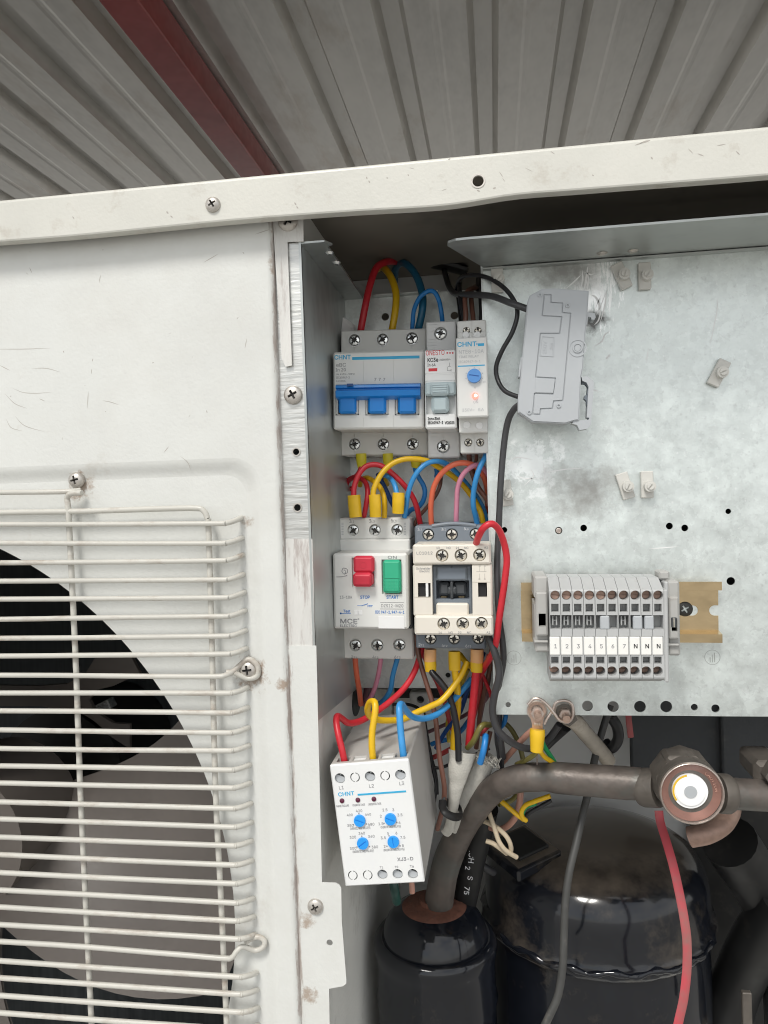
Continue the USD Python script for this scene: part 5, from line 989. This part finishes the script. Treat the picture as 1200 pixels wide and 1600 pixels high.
wire('pink wire arching from the middle contactor pole to the time relay', zS, 36, [(844, 580, .476), (844, 500, .473), (848, 390, .471), (855, 290, .469), (885, 205, .467), (935, 148, .466), (995, 122, .468), (1040, 145, .473), (1062, 195, .48), (1072, 260, .488), (1074, 340, .497)], 'pink')
wire('light blue wire rising from the contactor to the time relay', zS, 38, [(1000, 580, .474), (985, 500, .470), (968, 420, .466), (968, 330, .463), (985, 230, .460), (1015, 140, .460), (1055, 60, .463), (1060, 30, .466)], 'light_blue')
wire('brown wire running from the time relay down beside the contactor', zS, 38, [(935, 30, .472), (940, 90, .474), (955, 170, .478), (1000, 280, .480), (1060, 365, .476), (1105, 450, .468), (1120, 540, .462), (1122, 700, .460), (1125, 900, .460), (1120, 1150, .462), (1105, 1400, .468), (1085, 1600, .48)], 'brown')
wire('short brown wire under the left time relay terminal', zS, 26, [(990, 40, .470), (988, 80, .474), (975, 120, .482), (965, 200, .492)], 'brown')
wire('navy wire stub behind the yellow arch under the narrow breaker', zS, 34, [(700, 150, .50), (705, 180, .50), (700, 205, .503)], 'blue')
wire('bright red wire looping from the contactor coil terminal down its right side', zB, 37, [(858, 575, .437), (872, 530, .430), (900, 478, .424), (945, 453, .424), (985, 485, .428), (1015, 560, .432), (1030, 650, .434), (1020, 760, .435), (1003, 880, .436), (985, 1000, .438), (970, 1110, .442), (940, 1190, .452), (900, 1250, .47)], 'red')
wire('dark grey wire curving from the contactor down to the earth bolt', zB, 40, [(905, 1020, .450), (935, 1090, .444), (962, 1160, .442), (985, 1240, .443), (985, 1310, .444), (962, 1400, .447), (952, 1490, .45), (975, 1580, .452), (1030, 1640, .455), (1110, 1685, .462), (1190, 1690, .468), (1260, 1640, .468), (1320, 1560, .462)], 'grey_black')
# below the starter and contactor
wire('orange wire dropping from the starter', zT, 38, [(150, 20, .482), (152, 70, .484), (162, 160, .488), (178, 260, .495), (188, 345, .503)], 'orange')
wire('mauve wire loop behind the pink wire under the starter', zT, 38, [(215, 335, .53), (222, 270, .53), (228, 205, .53), (240, 190, .535), (252, 230, .545), (262, 290, .56)], 'mauve')
wire('navy wire behind the pink wire under the starter', zT, 30, [(262, 195, .56), (255, 250, .56), (245, 300, .56)], 'navy')
wire('pink wire dropping from the starter', zT, 32, [(322, 20, .482), (315, 90, .484), (295, 190, .490), (268, 270, .497), (235, 325, .505), (215, 350, .512)], 'pink')
wire('blue wire dropping from the starter', zT, 34, [(438, 20, .482), (418, 90, .484), (400, 160, .486), (388, 240, .490), (355, 300, .498), (310, 345, .508)], 'light_blue')
wire('thick red wire from the contactor side down to terminal L1 of the phase relay', zT, 44, [(600, -40, .478), (572, 60, .474), (530, 160, .468), (470, 245, .462), (390, 320, .455), (310, 382, .448), (240, 428, .440), (170, 462, .434), (105, 470, .428), (60, 440, .422), (30, 425, .417), (24, 470, .413), (40, 560, .409), (62, 650, .407), (80, 735, .407)], 'red')
wire('yellow wire from the contactor area looping to terminal L2 of the phase relay', zT, 44, [(900, 60, .468), (850, 165, .464), (740, 308, .458), (650, 360, .454), (560, 400, .450), (480, 440, .446), (400, 452, .441), (310, 450, .434), (250, 425, .428), (232, 380, .423), (250, 330, .418), (282, 335, .413), (282, 410, .410), (265, 520, .408), (262, 620, .407), (270, 720, .407)], 'yellow')
wire('light blue wire from the contactor area looping to terminal L3 of the phase relay', zT, 44, [(930, 175, .475), (850, 270, .470), (760, 362, .462), (690, 415, .456), (610, 440, .448), (535, 428, .438), (490, 385, .428), (462, 345, .419), (446, 360, .414), (448, 430, .411), (455, 530, .409), (465, 620, .407), (476, 712, .407)], 'light_blue')
wire('thick black printed cable from the contactor into the white sleeve', zT, 44, [(655, 110, .466), (672, 140, .464), (720, 195, .462), (770, 270, .462), (805, 370, .464), (825, 470, .466), (838, 570, .468), (842, 720, .470)], 'black', [('ferrule', 'yellow_sleeve', [(652, 55, .466), (654, 85, .466), (656, 124, .466)], [80, 82, 74]), ('ferrule', 'orange_sleeve', [(652, -25, .466), (652, 20, .466), (652, 58, .466)], [82, 84, 80])])
wire('thick yellow cable from the middle of the contactor into the white sleeve', zT, 46, [(815, 100, .464), (822, 160, .464), (835, 250, .468), (838, 340, .473), (828, 450, .476), (812, 560, .477), (806, 720, .476)], 'yellow', [('ferrule', 'yellow_sleeve', [(814, -10, .464), (815, 50, .464), (816, 116, .464)], [80, 84, 78])])
wire('thick red cable from the contactor into the white sleeve', zT, 54, [(962, 110, .464), (955, 180, .465), (945, 290, .467), (932, 410, .470), (922, 520, .474), (912, 620, .478)], 'red', [('ferrule', 'yellow_sleeve', [(963, 62, .464), (963, 92, .464), (962, 128, .464)], [86, 84, 76]), ('ferrule', 'orange_sleeve', [(966, -25, .464), (966, 25, .464), (964, 64, .464)], [88, 88, 86])])
wire('orange-red wire behind the thick red cable', zT, 36, [(1000, 150, .488), (985, 240, .488), (972, 320, .49), (950, 400, .495), (930, 470, .50)], 'dull_red')
wire('thin bright red wire right of the thick red cable', zT, 24, [(995, 130, .480), (1020, 185, .482), (1045, 245, .484), (1062, 300, .488)], 'red')
wire('red wire crossing under the right of the contactor', zT, 40, [(1052, 20, .462), (1030, 70, .466), (1005, 120, .472), (960, 190, .48)], 'red')
wire('yellow wire crossing under the contactor', zT, 38, [(850, 10, .485), (880, 50, .487), (915, 85, .489), (960, 110, .492)], 'yellow')
wire('long brown wire hanging from between starter and contactor past the relay', zT, 34, [(562, -120, .475), (572, 0, .474), (598, 110, .472), (635, 230, .470), (668, 340, .468), (690, 460, .467), (702, 580, .466), (718, 720, .464), (738, 830, .463), (748, 930, .464), (735, 1040, .468), (700, 1180, .48)], 'brown')
wire('mauve wire crossing behind the white sleeve', zT, 26, [(640, 530, .54), (720, 495, .535), (800, 460, .53), (890, 415, .525), (1000, 340, .52), (1050, 270, .515)], 'mauve')
wire('blue wire crossing behind the white sleeve', zT, 32, [(660, 612, .53), (720, 592, .528), (790, 572, .525), (860, 520, .52), (920, 440, .515)], 'blue')
wire('rust-brown wire crossing behind the white sleeve', zT, 34, [(660, 705, .53), (710, 685, .528), (770, 655, .524), (820, 630, .52)], 'dull_red')
wire('red wire falling behind the brown wire under the contactor', zT, 34, [(600, -20, .492), (640, 90, .495), (700, 200, .50), (750, 330, .505), (790, 480, .505), (850, 620, .50)], 'dull_red')
wire('dark blue wire passing between the black and yellow cables', zT, 30, [(1010, 0, .485), (960, 120, .49), (900, 260, .495), (850, 400, .50), (760, 520, .505), (690, 640, .51)], 'navy')
wire('brown wire right of the thick red cable', zT, 32, [(1075, -40, .478), (1055, 90, .482), (1020, 240, .486), (990, 380, .49), (975, 520, .492), (960, 640, .495)], 'brown')
wire('mauve wire right of the thick red cable', zT, 26, [(1050, 40, .486), (1045, 180, .49), (1010, 330, .494), (985, 450, .498), (960, 560, .50)], 'mauve')
wire('thin black wire crossing low behind the white sleeves', zT, 22, [(640, 760, .515), (720, 770, .515), (820, 730, .512), (930, 690, .51), (1050, 640, .51)], 'black')
wire('yellow wire deep behind the thick yellow cable', zT, 30, [(905, 110, .50), (850, 230, .505), (800, 350, .51), (770, 470, .512), (780, 600, .51)], 'straw')
for lab, pts in (('thin black wire running down the right side of the phase relay', [(400, 345, .52), (500, 345, .52), (580, 380, .515), (615, 470, .51), (640, 600, .505), (665, 760, .50), (690, 880, .495), (680, 1000, .49)]), ('second thin dark wire beside the phase relay', [(610, 400, .53), (625, 520, .525), (655, 680, .52), (690, 820, .515), (700, 950, .51)])):
    wire(lab, zT, 22, pts, 'black')
def sleeve(label, prof, z=zJ):
    t = Thing('braided_sleeve', label, 'sleeve', prof[-1][:2], prof[-1][2], 0, z)
    p = spline([ZP(z, a, b, d) for a, b, d, w in prof], 8); w = np.interp(np.linspace(0, 1, len(p)), np.linspace(0, 1, len(prof)), [x[3] for x in prof]) / z.k / FPX * np.mean([x[2] for x in prof]) / 2
    m = sweep(t.to(p), w, 26, .62, cap=False); n = len(p); rg = np.random.default_rng(5); m.vertices += (meshkit.fbm(m.vertices * 140, 3)[:, None] - .5) * .0016
    t.part('sleeve', m, 'white_sleeve', smooth=70); return t
s1 = sleeve('white fabric sleeve holding the black and yellow cables, cut clean at the top', [(288, 528, .476, 200), (268, 640, .474, 164), (246, 760, .473, 116), (226, 880, .473, 82), (215, 965, .475, 66), (190, 1080, .48, 76), (170, 1110, .482, 76)])
s2 = sleeve('white frayed fabric sleeve slanting behind the bent pipe', [(470, 555, .486, 150), (420, 660, .486, 150), (360, 770, .486, 132), (300, 880, .487, 104), (255, 985, .489, 84), (215, 1090, .492, 80)])
rg = np.random.default_rng(9); hairs = []
for i in range(90):
    u, v = rg.uniform(405, 560), rg.uniform(575, 640); v += (u - 470) * .22
    a = rg.uniform(-1.2, .4); l = rg.uniform(14, 40); d = .474 + rg.uniform(-.004, .004)
    hairs.append(sweep(s2.to(spline([ZP(zJ, u, v, d), ZP(zJ, u + l * .5 * math.sin(a), v - l * .5 * math.cos(a), d - .001), ZP(zJ, u + l * math.sin(a) + rg.uniform(-8, 8), v - l * math.cos(a), d + .001)], 3)), .00016, 4))
s2.part('frayed_threads', hairs, 'white_sleeve', kind='stuff')
tie = spline([ZP(zJ, 148, 880, .462), ZP(zJ, 146, 930, .458), ZP(zJ, 175, 975, .455), ZP(zJ, 235, 1000, .458), ZP(zJ, 280, 985, .470), ZP(zJ, 262, 930, .486), ZP(zJ, 190, 900, .488), ZP(zJ, 148, 880, .462)], 6)
tag(stage.GetPrimAtPath(put('/World', 'cable_tie', sweep(tie, .0024, 8, .4), 'rubber', smooth=60)), 'black cable tie round the white sleeve and brown wire', 'cable tie')
wire('olive earth wire arching left of the bent pipe', zJ, 42, [(325, 500, .478), (370, 450, .472), (405, 375, .47), (440, 335, .472), (490, 335, .48)], 'olive')
wire('olive earth wire arching down behind the bent pipe', zJ, 36, [(570, 320, .50), (610, 335, .50), (655, 390, .50), (695, 470, .50), (720, 560, .505), (735, 650, .51), (700, 800, .52), (640, 880, .525), (550, 910, .52)], 'olive')
wire('short blue wire in front of the frayed sleeve', zJ, 46, [(455, 410, .474), (452, 460, .470), (438, 530, .468), (415, 612, .470)], 'blue')
wire('blue wire arc under the corner of the terminal plate', zJ, 34, [(600, 250, .478), (598, 290, .476), (580, 335, .478), (545, 365, .485)], 'blue')
wire('short red wire behind the blue wire at the sleeve', zJ, 40, [(420, 400, .485), (445, 370, .482), (475, 340, .485)], 'dull_red')
wire('brown wire behind the short blue wire', zJ, 34, [(490, 380, .488), (480, 430, .487), (462, 500, .486), (450, 560, .488)], 'brown')
wire('salmon wire crimped into the yellow cable lug', zJ, 42, [(800, 370, .458), (755, 405, .462), (690, 475, .472), (630, 545, .482), (575, 610, .492)], 'salmon')
wire('salmon-brown wire looping below the bent pipe', zJ, 46, [(700, 720, .52), (708, 800, .51), (700, 900, .505), (675, 990, .503), (620, 1060, .505), (550, 1090, .51), (490, 1075, .515)], 'salmon')
wire('yellow-green wire leaving the yellow lug to the left', zJ, 36, [(830, 520, .452), (800, 555, .458), (745, 590, .468), (680, 620, .48)], 'olive')
wire('green wire leaving the yellow lug to the right', zJ, 34, [(862, 455, .458), (890, 510, .462), (925, 560, .468), (975, 640, .478)], 'green')
wire('yellow wire leaving the yellow lug to the right', zJ, 34, [(845, 520, .452), (880, 565, .460), (930, 600, .468), (985, 640, .478)], 'yellow')
wire('bare steel strand hanging from the yellow lug', zJ, 12, [(826, 530, .455), (828, 580, .46), (826, 640, .468)], 'bolt_steel')
wire('yellow earth wire end slanting below the pipe', zJ, 36, [(545, 865, .49), (610, 920, .488), (680, 980, .486), (735, 1020, .486)], 'yellow')
wire('yellow and green earth wire end pointing right below the pipe', zJ, 34, [(748, 1025, .486), (722, 1000, .484), (715, 960, .482), (745, 915, .48), (800, 890, .478), (860, 868, .476), (922, 848, .475)], 'yellow', [('green_stripe', 'green_sheath', [(745, 1032, .4862), (728, 1000, .4852), (728, 965, .4836), (755, 928, .482), (820, 905, .480)], 22)])
wire('dark green wire behind the yellow earth wire end', zJ, 30, [(735, 1000, .492), (780, 965, .492), (850, 925, .492), (930, 880, .494)], 'black')
for lab, pts in (('cream string, longest strand by the pipe', [(470, 935, .498), (495, 1010, .495), (520, 1080, .493), (550, 1170, .493), (600, 1240, .495), (680, 1290, .50)]), ('cream string curling right of the longest strand', [(425, 1022, .502), (480, 1045, .499), (550, 1085, .495), (610, 1145, .494), (638, 1210, .496), (635, 1260, .50)]), ('short cream string lowest of the three', [(460, 1172, .500), (510, 1190, .499), (560, 1225, .498), (610, 1265, .50)])):
    wire(lab, zJ, 34, pts, 'cream_string', cat='string', name='cream_string')
wire('thick black cable rising to the right earth bolt', zJ, 80, [(880, 490, .49), (930, 440, .486), (985, 390, .48), (1035, 345, .472)], 'black')
wire('dirty cream cable running down right from the right earth bolt', zJ, 112, [(1050, 285, .457), (1110, 320, .462), (1170, 390, .475), (1240, 470, .49), (1340, 590, .51)], 'dirty_cream')
wire('black wire beside the frayed sleeve', zJ, 50, [(555, 250, .475), (545, 350, .474), (545, 450, .476), (560, 540, .48), (565, 640, .485)], 'black')
wire('grey cable hanging in front of the compressor', zD, 22, [(738, 40, .50), (724, 85, .498), (705, 150, .496), (690, 210, .494), (672, 300, .492), (655, 370, .485), (637, 450, .478), (618, 530, .472), (606, 620, .468), (602, 720, .465), (598, 810, .462), (585, 890, .460), (560, 950, .458), (530, 1010, .457)], 'cable_grey', cat='cable', name='cable')
wire('flat dusty red strap hanging in front of the compressor', zD, 25, [(880, 350, .50), (885, 385, .497), (902, 440, .490), (922, 510, .482), (940, 590, .476), (955, 670, .472), (963, 740, .470), (962, 820, .468), (953, 900, .466), (940, 960, .465), (925, 1030, .464)], 'ribbon_red', cat='strap', name='strap', flat=.3)
wire('short red strap end below the edge of the terminal plate', zD, 17, [(790, 60, .53), (793, 95, .53), (798, 135, .535)], 'ribbon_red', cat='strap', name='strap', flat=.3)
wire('small salmon wire end below the phase relay', zV, 46, [(410, 170, .45), (418, 220, .45), (420, 275, .45)], 'salmon')
wire('dark green wire below the phase relay', zV, 74, [(270, 180, .48), (285, 260, .48), (300, 340, .49)], 'dark_green')
wire('black grommet ring cable behind the plate edge', zK, 70, [(150, 130, .55), (190, 200, .55), (195, 280, .55), (150, 340, .555), (110, 300, .56)], 'black', cat='cable', name='cable')
wire('black corrugated hose end beside the compressor top', zV, 60, [(960, 60, .55), (1010, 90, .552), (1060, 115, .555)], 'grey_black', cat='hose', name='hose')
# ---------------------------------------------------------------- earth bolts and lug
def bolt(u, v, label):
    t = Thing('earth_bolt', label, 'bolt', (u, v), R - .0005, 0, zJ)
    t.part('washer', tm(ycyl(t.mm(72, R), .0012, (0, 0, 0), 32)), 'bolt_steel')
    t.part('nut', tm(ycyl(t.mm(46, R), .0035, (0, -.003, 0), 6)), 'bolt_steel', smooth=False)
    th_ = spline([np.array([t.mm(25, R) * .0, -.006, 0]), np.array([0, -.009, 0]), np.array([0, -.0125, -.0003])], 3); t.part('thread', sweep(th_, t.mm(27, R), 16), 'bolt_copper'); return t
bolt(826, 232, 'left earth bolt at the bottom edge of the terminal plate'); bolt(1026, 248, 'right earth bolt at the bottom edge of the terminal plate')
lg = Thing('cable_lug', 'ring lug with a yellow insulated barrel on the left earth bolt', 'cable lug', (828, 350), R - .006, 0, zJ)
ring = lg.L(826, 232, R - .006)
tng = Polygon([tuple(lg.L(u, v, R - .006)[[0, 2]]) for u, v in ((770, 250), (790, 330), (792, 375), (868, 375), (868, 330), (882, 250))]).union(Point(ring[0], ring[2]).buffer(lg.mm(62, R))).difference(Point(ring[0], ring[2]).buffer(lg.mm(40, R)))
lg.part('tongue', plate(tng, 0, .0011), 'bolt_copper', smooth=False)
for u in (812, 828, 844): lg.part('crimp_mark', tm(cbox(-.0006, .0006, -.0003, .0002, -.0008, .0008, .0001)).apply_translation(lg.L(u, 330, R - .006)), 'bolt_steel')
lg.part('barrel', sweep(spline([lg.L(830, 368, .4475), lg.L(828, 420, .447), (lg.L(826, 470, .447)), lg.L(824, 525, .447)], 4), np.interp(np.linspace(0, 1, 13), [0, .2, 1], [.0042, .0044, .0036]), 20), 'yellow_sleeve')
l2 = Thing('cable_lug', 'dirty ring lug on the right earth bolt', 'cable lug', (1040, 300), R - .006, 0, zJ)
rg_ = l2.L(1026, 248, R - .006); tng = Point(rg_[0], rg_[2]).buffer(l2.mm(60, R)).union(Polygon([tuple(l2.L(u, v, R - .006)[[0, 2]]) for u, v in ((985, 290), (1060, 350), (1120, 300), (1080, 220))])).difference(Point(rg_[0], rg_[2]).buffer(l2.mm(40, R)))
l2.part('tongue', plate(tng, 0, .0011), 'valve_metal', smooth=False)
ft = spline([ZP(zJ, u, v, d) for u, v, d in ((760, 190, R - .0085), (800, 150, R - .0088), (850, 150, R - .009), (900, 190, R - .009), (945, 245, R - .009), (990, 300, R - .009), (1050, 315, R - .009), (1085, 270, R - .009), (1080, 190, R - .009), (1030, 160, R - .009), (965, 175, R - .0088), (940, 230, R - .0082), (900, 290, R - .008), (880, 330, R - .0075))], 6)
tag(stage.GetPrimAtPath(put('/World', 'binding_wire', sweep(ft, .0009, 8), 'bolt_steel', smooth=60)), 'thin steel wire twisted in a figure of eight round the two earth bolts', 'wire')
